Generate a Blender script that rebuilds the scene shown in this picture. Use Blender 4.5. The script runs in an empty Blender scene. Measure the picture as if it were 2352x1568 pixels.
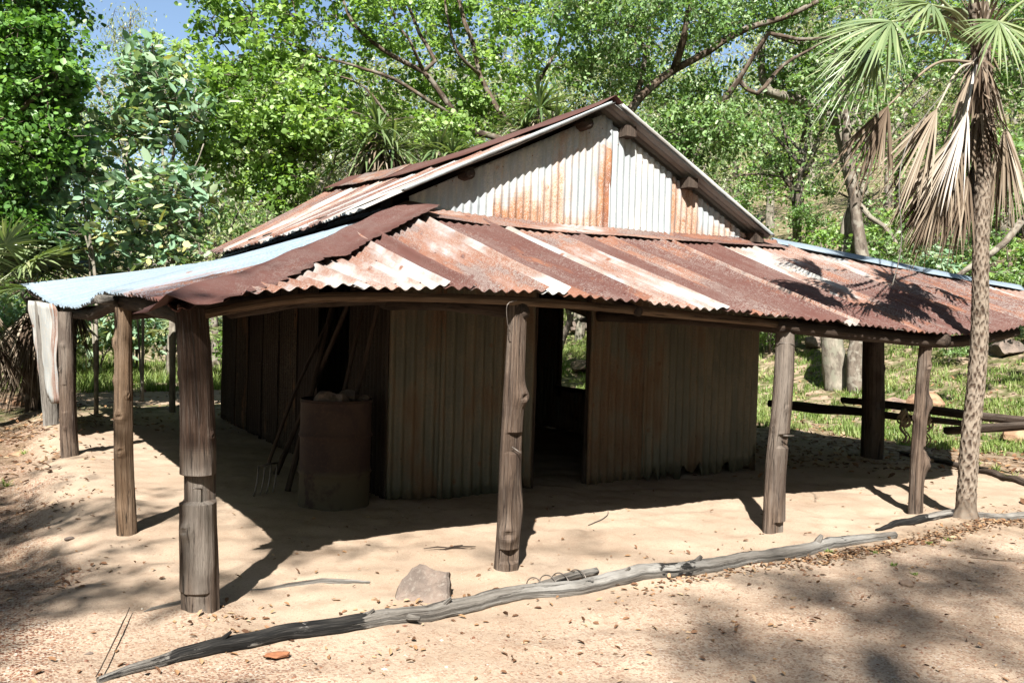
import bpy, math, random
import numpy as np
from mathutils import Vector, Matrix
R = np.random.default_rng(7)
random.seed(7)
sc = bpy.context.scene
COL = sc.collection
PI = math.pi
A3 = lambda *a: np.array(a, float)

# ------------------------------------------------------------------ camera
CO = A3(-2.7116, -6.6149, 1.4806)
CR = A3(0.86212281, -0.50589648, 0.02851339)
CU = A3(-0.01674018, 0.02780465, 0.9994732)
CF = A3(0.50642278, 0.86214596, -0.01550223)
FP = 1948.0
def ray(px, py):
    return CF + CR*(px-1176)/FP - CU*(py-784)/FP
def U(px, py, ax, v):                    # picture point -> place, on the plane ax = v
    d = ray(px, py); i = 'xyz'.index(ax); t = (v-CO[i])/d[i]
    return CO + d*t
def P(px, py, dist):                     # picture point -> place at a depth
    return CO + ray(px, py)*dist
cam = bpy.data.cameras.new('camera'); co = bpy.data.objects.new('camera', cam); COL.objects.link(co)
cam.sensor_width = 36; cam.lens = 36*FP/2352; cam.clip_end = 2000; cam.clip_start = .05
M = Matrix.Identity(4)
for i in range(3):
    M[i][0] = CR[i]; M[i][1] = CU[i]; M[i][2] = -CF[i]; M[i][3] = CO[i]
co.matrix_world = M
sc.camera = co

# ------------------------------------------------------------------ noise
_ph = R.uniform(0, 2*PI, (40, 4)); _dr = R.normal(size=(40, 3)); _dr /= np.linalg.norm(_dr, axis=1)[:, None]
def nz(p, scale=1.0, off=0):             # smooth noise about -1..1, p (...,3)
    p = np.asarray(p, float)*scale
    s = 0
    for k in range(6):
        d = _dr[(off*7+k) % 40]*(1+.35*k)
        d2 = _dr[(off*7+k+13) % 40]*(1.3+.3*k)
        s = s + np.sin(p@d*2.1+_ph[(off+k) % 40, 0]+1.3*np.sin(p@d2*1.7+_ph[(off+k) % 40, 1]))
    return s/3.4
def sstep(a, b, x):
    t = np.clip((np.asarray(x, float)-a)/(b-a), 0, 1); return t*t*(3-2*t)

# ------------------------------------------------------------------ terrain height
def zt(x, y):
    x = np.asarray(x, float); y = np.asarray(y, float)
    p = np.stack([x, y, x*0], -1)
    s = .98*x-.05*y
    d = np.maximum(s-8.2+1.0*nz(p, .12, 3), 0)
    hill = .36*(np.sqrt(d*d+9)-3)*sstep(0, 3, d+1)
    hill = np.minimum(hill, 40)
    back = .10*np.maximum(y-30, 0)
    flatm = sstep(7.6, 9.5, np.maximum(np.abs(x-2)-.2*0, 0)+0*y)
    far = sstep(2, 12, np.hypot(x-2, y-2)-6)
    h = hill+back+far*(.10*nz(p, .5, 5)+.25*nz(p, .13, 6))
    # bank on the left of the verandah
    b = sstep(-2.25, -2.75, x+.12*nz(p, 2.2, 1))*sstep(-1.9, -.2, y)*sstep(9.5, 7.5, y)
    h = h-.13*b
    e = np.exp(-((x+2.05)/.28)**2)*sstep(-.4, .6, y)*sstep(7.5, 6, y)
    h = h+.05*e
    h = h+.05*np.exp(-((x+2.75)**2+(y-5.6)**2)/.9)
    h = h+.012*nz(p, 2.3, 8)+.004*nz(p, 9, 9)+.0015*nz(p, 30, 10)
    for (cx, cy, w, a) in ((-1.88, -2.2, .22, .035), (-.11, -2.2, .2, .03), (2.18, -2.2, .2, .03), (4.02, -2.55, .35, .05)):
        h = h+a*np.exp(-((x-cx)**2+(y-cy)**2)/w**2)
    near = (np.abs(x-1.5) < 7) & (y > -5.5) & (y < 3)
    if near.any() and x.size > 1000:
        xn, yn = x[near], y[near]; d = np.zeros_like(xn)
        for (fx, fy, fa_, fl, fd) in _FOOT:
            c, s_ = math.cos(fa_), math.sin(fa_); u = (xn-fx)*c+(yn-fy)*s_; v = -(xn-fx)*s_+(yn-fy)*c
            q = (u/(fl))**2+(v/(fl*.42))**2; d += fd*(-np.exp(-q*q)+.55*np.exp(-((np.sqrt(q)-1.35)/.25)**2))
        h = h.copy(); h[near] += d
    return h
_rf = np.random.default_rng(12)
_FOOT = [(_rf.uniform(-4.5, 6.5), _rf.uniform(-5.2, .3), _rf.uniform(0, 6.28), _rf.uniform(.07, .13), _rf.uniform(.004, .011)) for _ in range(210)]
def zt1(x, y): return float(zt(x, y))

# ------------------------------------------------------------------ mesh builder
class MB:
    def __init__(s): s.V = []; s.F = {}; s.n = 0; s.A = {}; s.FA = {}
    def add(s, V, faces, fr=None, suv=None):
        """V (n,3); faces: array (m,k) ; fr: face value; suv: (n,3) point attribute"""
        V = np.asarray(V, float).reshape(-1, 3)
        if not isinstance(faces, (list, tuple)) or (len(faces) and not isinstance(faces[0], np.ndarray)): faces = [np.asarray(faces)]
        s.V.append(V)
        for f in faces:
            f = np.asarray(f, int)
            if f.size == 0: continue
            k = f.shape[1]
            r = np.full(len(f), fr if fr is not None else 0.5) if np.isscalar(fr) or fr is None else np.asarray(fr)
            s.F.setdefault(k, []).append((f+s.n, r))
        s.A.setdefault('suv', []).append(np.zeros((len(V), 3)) if suv is None else np.asarray(suv, float))
        s.n += len(V)
        return s
    def build(s, name, mat, parent=None, smooth=True, loc=None):
        me = bpy.data.meshes.new(name)
        V = np.concatenate(s.V)
        off = A3(0, 0, 0)
        if parent is not None: off = A3(*parent.matrix_world_loc) if hasattr(parent, 'matrix_world_loc') else A3(*wloc(parent))
        elif loc is not None: off = np.asarray(loc, float)
        V = V-off
        fl = []; fr = []; tot = []
        for k, L in s.F.items():
            for f, r in L: fl.append(f.ravel()); fr.append(r); tot.append(np.full(len(f), k))
        fl = np.concatenate(fl); fr = np.concatenate(fr); tot = np.concatenate(tot)
        me.vertices.add(len(V)); me.vertices.foreach_set('co', V.ravel().astype(np.float32))
        me.loops.add(len(fl)); me.loops.foreach_set('vertex_index', fl.astype(np.int32))
        me.polygons.add(len(tot))
        st = np.concatenate([[0], np.cumsum(tot)[:-1]])
        me.polygons.foreach_set('loop_start', st.astype(np.int32))
        me.polygons.foreach_set('loop_total', tot.astype(np.int32))
        me.polygons.foreach_set('use_smooth', np.full(len(tot), smooth))
        a = me.attributes.new('rnd', 'FLOAT', 'FACE'); a.data.foreach_set('value', fr.astype(np.float32))
        a = me.attributes.new('suv', 'FLOAT_VECTOR', 'POINT'); a.data.foreach_set('vector', np.concatenate(s.A['suv']).ravel().astype(np.float32))
        me.update(calc_edges=True)
        me.materials.append(mat)
        o = bpy.data.objects.new(name, me); COL.objects.link(o)
        if parent is not None: o.parent = parent; o['_w'] = [float(v) for v in off]
        elif loc is not None: o.location = loc
        return o
def wloc(o):
    p = Vector((0, 0, 0))
    while o is not None: p += o.location; o = o.parent
    return (p.x, p.y, p.z)
def thing(name, label, cat, loc=(0, 0, 0), group=None):
    o = bpy.data.objects.new(name, None); COL.objects.link(o); o.location = loc; o.empty_display_size = .2
    o['label'] = label; o['category'] = cat
    if group: o['group'] = group
    return o
def tag(o, label=None, cat=None, group=None, kind=None):
    if label: o['label'] = label
    if cat: o['category'] = cat
    if group: o['group'] = group
    if kind: o['kind'] = kind
    return o

# ------------------------------------------------------------------ shapes
def frames(pts):
    pts = np.asarray(pts, float); n = len(pts)
    t = np.gradient(pts, axis=0); t /= np.linalg.norm(t, axis=1)[:, None]+1e-9
    a = np.cross(t[0], A3(0, 0, 1)) if abs(t[0][2]) < .9 else np.cross(t[0], A3(1, 0, 0))
    a /= np.linalg.norm(a); N = [a]
    for i in range(1, n):
        b = N[-1]-t[i]*np.dot(N[-1], t[i]); N.append(b/(np.linalg.norm(b)+1e-9))
    N = np.array(N); B = np.cross(t, N)
    return t, N, B
def tube(mb, pts, rad, seg=8, fr=.5, rough=0., cap=True, seed=0, squash=1., ru=0.):
    pts = np.asarray(pts, float); n = len(pts)
    rad = np.broadcast_to(rad, n).astype(float)
    t, N, B = frames(pts)
    th = np.arange(seg)*2*PI/seg
    ring = np.cos(th)[None, :, None]*N[:, None, :]+np.sin(th)[None, :, None]*B[:, None, :]*squash
    L = np.concatenate([[0], np.cumsum(np.linalg.norm(np.diff(pts, axis=0), axis=1))])
    r = rad[:, None]*np.ones((1, seg))
    if rough:
        q = ring*.6+np.stack([L*0, L*0, L], -1)[:, None, :]*.8+seed*3.1
        r = r*(1+rough*nz(q, 3.0, seed % 5)+rough*.45*nz(q*A3(1, 1, .4), 11.0, seed % 7))
        if ru: r = r*(1+ru*np.sin(th*9+seed)[None, :]*np.sin(th*4+2*seed)[None, :])
    V = pts[:, None, :]+ring*r[..., None]
    suv = np.stack(np.broadcast_arrays((th/(2*PI))[None, :]*rad.mean()*6.28, L[:, None], np.full((1, 1), float(seed))), -1)
    V = V.reshape(-1, 3); suv = suv.reshape(-1, 3)
    i = np.arange(n-1)[:, None]*seg; j = np.arange(seg)[None, :]; j2 = (j+1) % seg
    F = np.stack([i+j, i+j2, i+seg+j2, i+seg+j], -1).reshape(-1, 4)
    fs = [F]
    if cap:
        V = np.concatenate([V, pts[:1]-t[:1]*rad[0]*.15, pts[-1:]+t[-1:]*rad[-1]*.15]); suv = np.concatenate([suv, suv[:1], suv[-1:]])
        c0 = n*seg; c1 = c0+1; jj = np.arange(seg); jn = (jj+1) % seg
        fs.append(np.stack([np.full(seg, c0), jn, jj], -1)); b = (n-1)*seg
        fs.append(np.stack([np.full(seg, c1), b+jj, b+jn], -1))
    mb.add(V, fs, fr, suv)
def polyl(pts, step):                    # smooth resample (Catmull-Rom)
    pts = np.asarray(pts, float)
    if len(pts) < 3:
        n = max(2, int(np.linalg.norm(pts[1]-pts[0])/step)+1); s = np.linspace(0, 1, n)[:, None]
        return pts[0]*(1-s)+pts[1]*s
    Q = np.vstack([2*pts[0]-pts[1], pts, 2*pts[-1]-pts[-2]]); out = []
    for i in range(1, len(Q)-2):
        n = max(1, int(np.linalg.norm(Q[i+1]-Q[i])/step)); t = np.arange(n)[:, None]/n
        out.append(.5*((2*Q[i])+(-Q[i-1]+Q[i+1])*t+(2*Q[i-1]-5*Q[i]+4*Q[i+1]-Q[i+2])*t*t+(-Q[i-1]+3*Q[i]-3*Q[i+1]+Q[i+2])*t**3))
    out.append(pts[-1:]); return np.concatenate(out)
def box(mb, c, size, rot=None, fr=.5, bev=0.0):
    s = np.array([[x, y, z] for x in (-.5, .5) for y in (-.5, .5) for z in (-.5, .5)])*np.asarray(size)
    if rot is not None: s = s@np.asarray(rot).T
    F = np.array([[0, 1, 3, 2], [4, 6, 7, 5], [0, 4, 5, 1], [2, 3, 7, 6], [0, 2, 6, 4], [1, 5, 7, 3]])
    V = s+np.asarray(c); mb.add(V, F, fr, np.stack([s[:, 0]+s[:, 1], s[:, 2], s[:, 0]*0+R.uniform(0, 9)], -1))
def rotz(a): c, s = math.cos(a), math.sin(a); return np.array([[c, -s, 0], [s, c, 0], [0, 0, 1]])
def rock(mb, c, size, seed, sub=3, fr=.5, ang=None, flat=.35, cuts=9):
    import bmesh
    bm = bmesh.new(); bmesh.ops.create_icosphere(bm, subdivisions=sub, radius=1)
    V = np.array([v.co[:] for v in bm.verts]); F = np.array([[v.index for v in f.verts] for f in bm.faces]); bm.free()
    r = np.random.default_rng(seed)
    for k in range(cuts):
        n = r.normal(size=3); n /= np.linalg.norm(n); d = r.uniform(.55, .85)
        h = V@n; V = V-np.maximum(h-d, 0)[:, None]*n*.96
    V = V*(1+.05*nz(V+seed, 2.2, seed % 9)[:, None]+.02*nz(V+seed, 8, seed % 7)[:, None])
    V = V*np.asarray(size)
    V = V@rotz(ang if ang is not None else r.uniform(0, 6)).T
    mb.add(V+np.asarray(c), F, fr, V*1.0+seed)
_OCT = np.array([[1, 0, 0], [0, 1, 0], [-1, 0, 0], [0, -1, 0], [0, 0, 1], [0, 0, -1]], float)
_OCF = np.array([[0, 1, 4], [1, 2, 4], [2, 3, 4], [3, 0, 4], [1, 0, 5], [2, 1, 5], [3, 2, 5], [0, 3, 5]])
def pebbles(mb, xy, size, seed):
    r = np.random.default_rng(seed); n = len(xy)
    base = _OCT[None]*r.uniform(.6, 1.25, (n, 6, 1)); sz = np.broadcast_to(size, n)[:, None, None]*np.stack([r.uniform(.7, 1.4, n), r.uniform(.7, 1.3, n), r.uniform(.3, .8, n)], -1)[:, None, :]
    a = r.uniform(0, 6.28, n); c, s = np.cos(a), np.sin(a)
    v = base*sz; x = v[..., 0]*c[:, None]-v[..., 1]*s[:, None]; y = v[..., 0]*s[:, None]+v[..., 1]*c[:, None]
    z = zt(xy[:, 0], xy[:, 1])
    V = np.stack([x+xy[:, :1], y+xy[:, 1:2], v[..., 2]+z[:, None]+np.broadcast_to(size, n)[:, None]*.1], -1).reshape(-1, 3)
    F = (_OCF[None]+6*np.arange(n)[:, None, None]).reshape(-1, 3)
    mb.add(V, F, np.repeat(r.uniform(0, 1, n), 8), V)
def unit(v): return v/(np.linalg.norm(v, axis=-1, keepdims=True)+1e-9)
def leaves(mb, C, size, up=.6, droop=.3, asp=.75, seed=0, fold=.18, rnd=None, rich=True, bias=None):
    """C (n,3) leaf places, each a folded blade"""
    r = np.random.default_rng(seed); n = len(C)
    sz = size*r.uniform(.45, 1.35, n)[:, None]
    nn = r.normal(size=(n, 3)); nn[:, 2] += up*2
    if bias is not None: nn += bias
    nn = unit(nn)
    t = r.normal(size=(n, 3)); t[:, 2] -= droop*2
    t = unit(t-nn*(t*nn).sum(1)[:, None]); b = np.cross(nn, t)
    val = r.uniform(0, 1, n) if rnd is None else np.clip(rnd+r.normal(0, .16, n), 0, 1)
    if rich:
        w = sz*asp*.5
        V = np.stack([C, C+t*sz*.3+b*w*.9+nn*fold*w, C+t*sz*.72+b*w*.75+nn*fold*w, C+t*sz, C+t*sz*.72-b*w*.75+nn*fold*w, C+t*sz*.3-b*w*.9+nn*fold*w], 1)
        k = 6*np.arange(n)[:, None]
        F = np.concatenate([k+np.array([[0, 1, 2, 3]]), k+np.array([[0, 3, 4, 5]])])
        mb.add(V.reshape(-1, 3), F, np.concatenate([val, val]))
    else:
        w = sz*asp*.5
        V = np.stack([C, C+t*sz*.45+b*w, C+t*sz, C+t*sz*.45-b*w], 1); k = 4*np.arange(n)[:, None]
        mb.add(V.reshape(-1, 3), k+np.array([[0, 1, 2, 3]]), val)

# ------------------------------------------------------------------ materials
ALB = .5
class NT:
    def __init__(s, name):
        s.m = bpy.data.materials.new(name); s.m.use_nodes = True; s.t = s.m.node_tree; s.t.nodes.clear()
        s.out = s.n('ShaderNodeOutputMaterial')
    def n(s, typ, **k):
        nd = s.t.nodes.new(typ)
        for a, v in k.items():
            if a.startswith('i_'):
                key = a[2:]; key = int(key) if key.isdigit() else key.replace('_', ' ')
                s.put(nd.inputs[key], v)
            else: setattr(nd, a, v)
        return nd
    def put(s, inp, v):
        if isinstance(v, bpy.types.NodeSocket): s.t.links.new(v, inp)
        elif isinstance(v, bpy.types.Node): s.t.links.new(v.outputs[0], inp)
        else:
            if isinstance(v, tuple) and len(v) == 3 and inp.type == 'RGBA': v = v+(1,)
            inp.default_value = v
    def attr(s, name, out='Fac'): return s.n('ShaderNodeAttribute', attribute_name=name).outputs[out]
    def noise(s, vec, scale, detail=4, rough=.55, dist=0.):
        nd = s.n('ShaderNodeTexNoise', i_Scale=scale, i_Detail=detail, i_Roughness=rough, i_Distortion=dist)
        if vec is not None: s.put(nd.inputs['Vector'], vec)
        return nd.outputs['Fac']
    def vor(s, vec, scale, feature='F1', out='Distance'):
        nd = s.n('ShaderNodeTexVoronoi', feature=feature, i_Scale=scale); s.put(nd.inputs['Vector'], vec); return nd.outputs[out]
    def scale(s, vec, v):
        return s.n('ShaderNodeVectorMath', operation='MULTIPLY', i_0=vec, i_1=v).outputs[0]
    def math(s, op, a, b=0., c=None, clamp=False):
        nd = s.n('ShaderNodeMath', operation=op, use_clamp=clamp); s.put(nd.inputs[0], a); s.put(nd.inputs[1], b)
        if c is not None: s.put(nd.inputs[2], c)
        return nd.outputs[0]
    def ramp(s, f, stops, interp='LINEAR'):
        nd = s.n('ShaderNodeValToRGB'); s.put(nd.inputs[0], f); nd.color_ramp.interpolation = interp
        e = nd.color_ramp.elements
        while len(e) < len(stops): e.new(.5)
        for i, (p, c) in enumerate(stops):
            e[i].position = p; e[i].color = (c, c, c, 1) if np.isscalar(c) else tuple(c)+(1,)
        return nd.outputs[0]
    def step(s, f, a, b): return s.n('ShaderNodeMapRange', interpolation_type='SMOOTHSTEP', i_Value=f, i_From_Min=a, i_From_Max=b).outputs[0]
    def mix(s, f, a, b, mode='MIX'):
        nd = s.n('ShaderNodeMix', data_type='RGBA', blend_type=mode); s.put(nd.inputs[0], f); s.put(nd.inputs[6], a); s.put(nd.inputs[7], b); return nd.outputs[2]
    def bump(s, h, strength=.3, dist=.01, normal=None):
        nd = s.n('ShaderNodeBump', i_Strength=strength, i_Distance=dist, i_Height=h)
        if normal is not None: s.put(nd.inputs['Normal'], normal)
        return nd.outputs[0]
    def bsdf(s, color, rough=.8, normal=None, metal=0., spec=.3, trans=0.):
        color = s.mix(1., color, (ALB, ALB, ALB), 'MULTIPLY')
        nd = s.n('ShaderNodeBsdfPrincipled', i_Base_Color=color, i_Roughness=rough, i_Metallic=metal)
        s.put(nd.inputs['Specular IOR Level'], spec)
        if normal is not None: s.put(nd.inputs['Normal'], normal)
        return nd
    def done(s, sh): s.t.links.new(sh.outputs[0], s.out.inputs[0]); return s.m

def mat_iron(name, dark=(.13, .048, .036), mid=(.27, .11, .062), light=(.56, .54, .50), galv=(.44, .49, .52), wall=False):
    s = NT(name); uv = s.attr('suv', 'Vector'); rust = s.attr('rnd')
    st = s.scale(uv, (9., 1.1, 1.)); st2 = s.scale(uv, (2.6, .9, 1.))
    n1 = s.noise(st, 1.0, 5, .6); n2 = s.noise(st2, 1.6, 4, .6); n3 = s.noise(uv, 55, 3, .65); n4 = s.noise(uv, 160, 2, .5)
    # 0 = clean galvanised ... 1 = solid brown rust
    v = s.math('ADD', s.math('MULTIPLY', rust, 1.5), s.math('MULTIPLY', s.math('SUBTRACT', n1, .5), .5))
    v = s.math('ADD', v, s.math('MULTIPLY', s.math('SUBTRACT', n2, .5), 1.5))
    v = s.math('ADD', v, s.math('MULTIPLY', s.math('SUBTRACT', s.noise(s.scale(uv, (1.3, .7, 1.)), 1.3, 3, .5), .5), .7))
    v = s.math('ADD', v, s.math('MULTIPLY', s.step(s.vor(s.scale(uv, (1., .8, 1.)), 5.), .16, .03), .35))
    fine = s.math('MULTIPLY', s.math('SUBTRACT', n3, .5), .30)
    v2 = s.math('ADD', v, fine)
    zinc = s.mix(s.step(n3, .35, .7), galv, light)
    zinc = s.mix(s.step(n1, .3, .75), zinc, light)
    if wall: zinc = s.mix(s.step(n2, .4, .65), galv, zinc)
    c = s.mix(s.step(v2, .42, .80), zinc, mid)
    c = s.mix(s.step(v2, .78, 1.02), c, dark)
    # pale scale flecks on the rust
    fl = s.math('MULTIPLY', s.step(s.math('ADD', s.math('ADD', s.math('MULTIPLY', n4, .7), s.math('MULTIPLY', n3, .5)), s.math('MULTIPLY', n2, .6)), .90, .96), s.step(v2, 1.5, .9))
    c = s.mix(s.math('MULTIPLY', fl, .42), c, light)
    c = s.mix(.35, c, s.mix(s.noise(uv, 7, 4), (.35, .33, .32), (1, 1, 1)), 'MULTIPLY')
    ro = s.math('ADD', .5, s.math('MULTIPLY', s.step(v2, .4, .9), .35))
    b = s.bump(s.math('ADD', n3, s.math('MULTIPLY', n2, 2.)), .2, .004)
    return s.done(s.bsdf(c, ro, b, 0., .35))
IRON = mat_iron('rusted corrugated iron')
IRONG = mat_iron('gable corrugated iron', light=(.92, .90, .84), galv=(.55, .61, .64), mid=(.48, .21, .09), dark=(.30, .10, .04), wall=True)
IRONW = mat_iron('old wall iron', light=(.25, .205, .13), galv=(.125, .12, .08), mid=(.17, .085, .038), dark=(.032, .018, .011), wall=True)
IRONB = mat_iron('blue grey galvanised iron', light=(.36, .44, .51), galv=(.22, .31, .41))

def mat_wood(name, a=(.055, .035, .026), b=(.215, .155, .115), grey=(.28, .24, .205), char=0., crack=1.):
    s = NT(name); uv = s.attr('suv', 'Vector'); r = s.attr('rnd')
    g = s.noise(s.scale(uv, (48, 2.2, 1)), 1.0, 6, .7, .8); g2 = s.noise(s.scale(uv, (5, .9, 1)), 1., 4); fine = s.noise(s.scale(uv, (120, 6, 1)), 1., 4, .6)
    c = s.mix(s.step(g, .32, .68), a, b); c = s.mix(s.math('MULTIPLY', s.step(g2, .42, .62), r), c, grey)
    c = s.mix(s.step(r, .25, .0), c, s.mix(1., c, (.40, .33, .30), 'MULTIPLY')); ck = s.step(g, .44, .38); c = s.mix(s.math('MULTIPLY', ck, .85*crack), c, (.02, .014, .01)); dk = s.noise(s.scale(uv, (4, 3, 1)), 1., 3); c = s.mix(s.math('MULTIPLY', s.step(dk, .5, .68), .55), c, a)
    c = s.mix(s.math('MULTIPLY', s.step(fine, .5, .72), .30), c, grey)
    if char > 0:
        cm = s.step(s.math('ADD', s.math('MULTIPLY', s.math('SUBTRACT', s.noise(s.scale(uv, (9, 4, 1)), 1., 5, .65), .5), 1.6), s.attr('suv2')), -.04, .04)
        c = s.mix(cm, c, s.mix(s.step(fine, .4, .7), (.012, .012, .012), (.06, .055, .05)))
    h = s.math('ADD', s.math('MULTIPLY', g, 1.0), s.math('MULTIPLY', fine, .3))
    return s.done(s.bsdf(c, .85, s.bump(h, 1., .018), 0., .15))
WOOD = mat_wood('weathered post timber')
WOODT = mat_wood('tan pole timber', (.13, .075, .04), (.30, .205, .135), (.28, .225, .175))
WOODD = mat_wood('dark old timber', (.04, .026, .02), (.12, .085, .062), (.15, .12, .10))
WOODG = mat_wood('silver grey timber', (.13, .115, .10), (.30, .275, .245), (.38, .36, .33), crack=.8)
WOODC = mat_wood('charred log timber', (.13, .115, .10), (.30, .275, .245), (.38, .365, .34), char=1.)

def mat_bark(name, a, b, sc_=6., lich=None):
    s = NT(name); uv = s.attr('suv', 'Vector'); geo = s.n('ShaderNodeNewGeometry').outputs['Position']
    g = s.noise(s.scale(uv, (9, 2.5, 1)), 1., 5, .65, .4); m = s.noise(geo, sc_, 4, .6)
    c = s.mix(s.step(g, .35, .65), a, b)
    if lich: c = s.mix(s.step(m, .48, .62), c, lich)
    return s.done(s.bsdf(c, .9, s.bump(g, .6, .02), 0., .1))
BARKD = mat_bark('dark branch bark', (.05, .035, .028), (.20, .15, .11), lich=(.26, .23, .19))
BARKG = mat_bark('grey trunk bark', (.10, .08, .065), (.27, .225, .185), lich=(.34, .31, .26))
BARKP = mat_bark('pale trunk bark', (.16, .135, .11), (.42, .38, .31), lich=(.29, .28, .22))

def mat_leaf(name, cols, tr=.35, rough=.45, spec=.4, tmul=(1.3, 1.35, .55)):
    s = NT(name); r = s.attr('rnd'); k = len(cols); cols = [tuple(x*1.42 for x in c) for c in cols]
    c = s.ramp(r, [(i/(k-1), c) for i, c in enumerate(cols)])
    p = s.bsdf(c, rough, None, 0., spec)
    t = s.n('ShaderNodeBsdfTranslucent', i_Color=s.mix(1., c, tuple(x*ALB*1.1 for x in tmul), 'MULTIPLY'))
    mx = s.n('ShaderNodeMixShader', i_0=tr, i_1=p, i_2=t)
    return s.done(mx)
LEAFA = mat_leaf('bright green leaves', [(.105, .20, .04), (.19, .33, .075), (.28, .44, .13), (.39, .53, .23)], .42)
LEAFB = mat_leaf('mid green leaves', [(.08, .16, .045), (.145, .26, .08), (.22, .36, .13), (.36, .47, .26)], .38)
LEAFC = mat_leaf('dark glossy leaves', [(.045, .11, .025), (.085, .20, .04), (.15, .31, .07), (.25, .42, .13)], .35)
LEAFD = mat_leaf('grey green broad leaves', [(.10, .20, .11), (.17, .30, .18), (.25, .40, .26), (.34, .46, .30), (.46, .44, .18)], .28, .65, .15)
LEAFE = mat_leaf('olive gum leaves', [(.14, .18, .075), (.23, .29, .12), (.33, .39, .20), (.44, .45, .28)], .35)
PALMG = mat_leaf('palm frond green', [(.07, .125, .05), (.14, .20, .085), (.23, .29, .14), (.40, .40, .23)], .25, .35, .5)
PALMD = mat_leaf('dead palm frond', [(.06, .04, .028), (.16, .12, .085), (.28, .23, .175), (.40, .35, .29)], .1, .8, .1, (1, .9, .7))
PALMW = mat_leaf('bleached palm frond', [(.24, .20, .17), (.38, .34, .31), (.50, .46, .43), (.6, .57, .54)], .1, .7, .15, (1, .9, .7))
GRASS = mat_leaf('green grass', [(.09, .14, .03), (.16, .24, .055), (.27, .35, .11), (.46, .44, .22)], .4, .5, .3)
LITTER = mat_leaf('fallen dry leaves', [(.08, .04, .022), (.16, .08, .042), (.28, .16, .08), (.38, .28, .18)], .08, .7, .2, (1, .9, .7))
BLACK = NT('dark interior'); BLACK = BLACK.done(BLACK.bsdf((.03, .022, .018), .9))

def mat_rock(name, a, b, c2):
    s = NT(name); uv = s.attr('suv', 'Vector')
    g = s.noise(uv, 5, 5, .6); f = s.noise(uv, 45, 4, .7)
    c = s.mix(s.step(g, .4, .6), a, b); c = s.mix(s.math('MULTIPLY', s.step(f, .5, .7), .6), c, c2)
    return s.done(s.bsdf(c, .85, s.bump(s.math('ADD', g, s.math('MULTIPLY', f, .5)), .6, .03), 0., .2))
ROCKB = mat_rock('brown stone', (.22, .15, .12), (.36, .25, .18), (.50, .44, .38))
ROCKG = mat_rock('grey pink stone', (.17, .135, .115), (.26, .20, .165), (.33, .29, .25))
ROCKO = mat_rock('orange stone', (.36, .21, .13), (.48, .32, .20), (.30, .20, .14))
PEB = NT('pebble'); PEB = PEB.done(PEB.bsdf(PEB.ramp(PEB.attr('rnd'), [(0, (.10, .045, .03)), (.35, (.22, .09, .05)), (.65, (.33, .17, .10)), (.88, (.45, .32, .22)), (1, (.65, .6, .52))]), .75))
def mat_plain(name, c, rough=.6, metal=0., nscale=30):
    s = NT(name); g = s.noise(s.n('ShaderNodeNewGeometry').outputs['Position'], nscale, 4)
    return s.done(s.bsdf(s.mix(s.step(g, .3, .7), tuple(x*.6 for x in c), c), rough, s.bump(g, .3, .003), metal))
WIRE = mat_plain('fencing wire', (.30, .26, .23), .5, .5)
ROPE = mat_plain('sisal rope', (.50, .38, .24), .9, 0., 120)
BARKCHIP = mat_plain('bark chip', (.20, .15, .12), .9)
ORANGEB = mat_plain('orange bark', (.46, .19, .09), .8)

def mat_drum():
    s = NT('rusty drum steel'); uv = s.attr('suv', 'Vector')
    g = s.noise(uv, 3.5, 5, .6); f = s.noise(uv, 40, 4, .65)
    c = s.mix(s.step(g, .4, .62), (.040, .021, .018), (.062, .036, .025)); c = s.mix(s.math('MULTIPLY', s.step(f, .5, .72), .5), c, (.12, .065, .04))
    low = s.step(s.n('ShaderNodeSeparateXYZ', i_0=uv).outputs[1], .34, .26)
    c = s.mix(s.math('MULTIPLY', low, s.step(g, .38, .5)), c, (.10, .08, .048))
    return s.done(s.bsdf(c, .75, s.bump(f, .3, .003), 0., .25))
DRUM = mat_drum()

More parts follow.
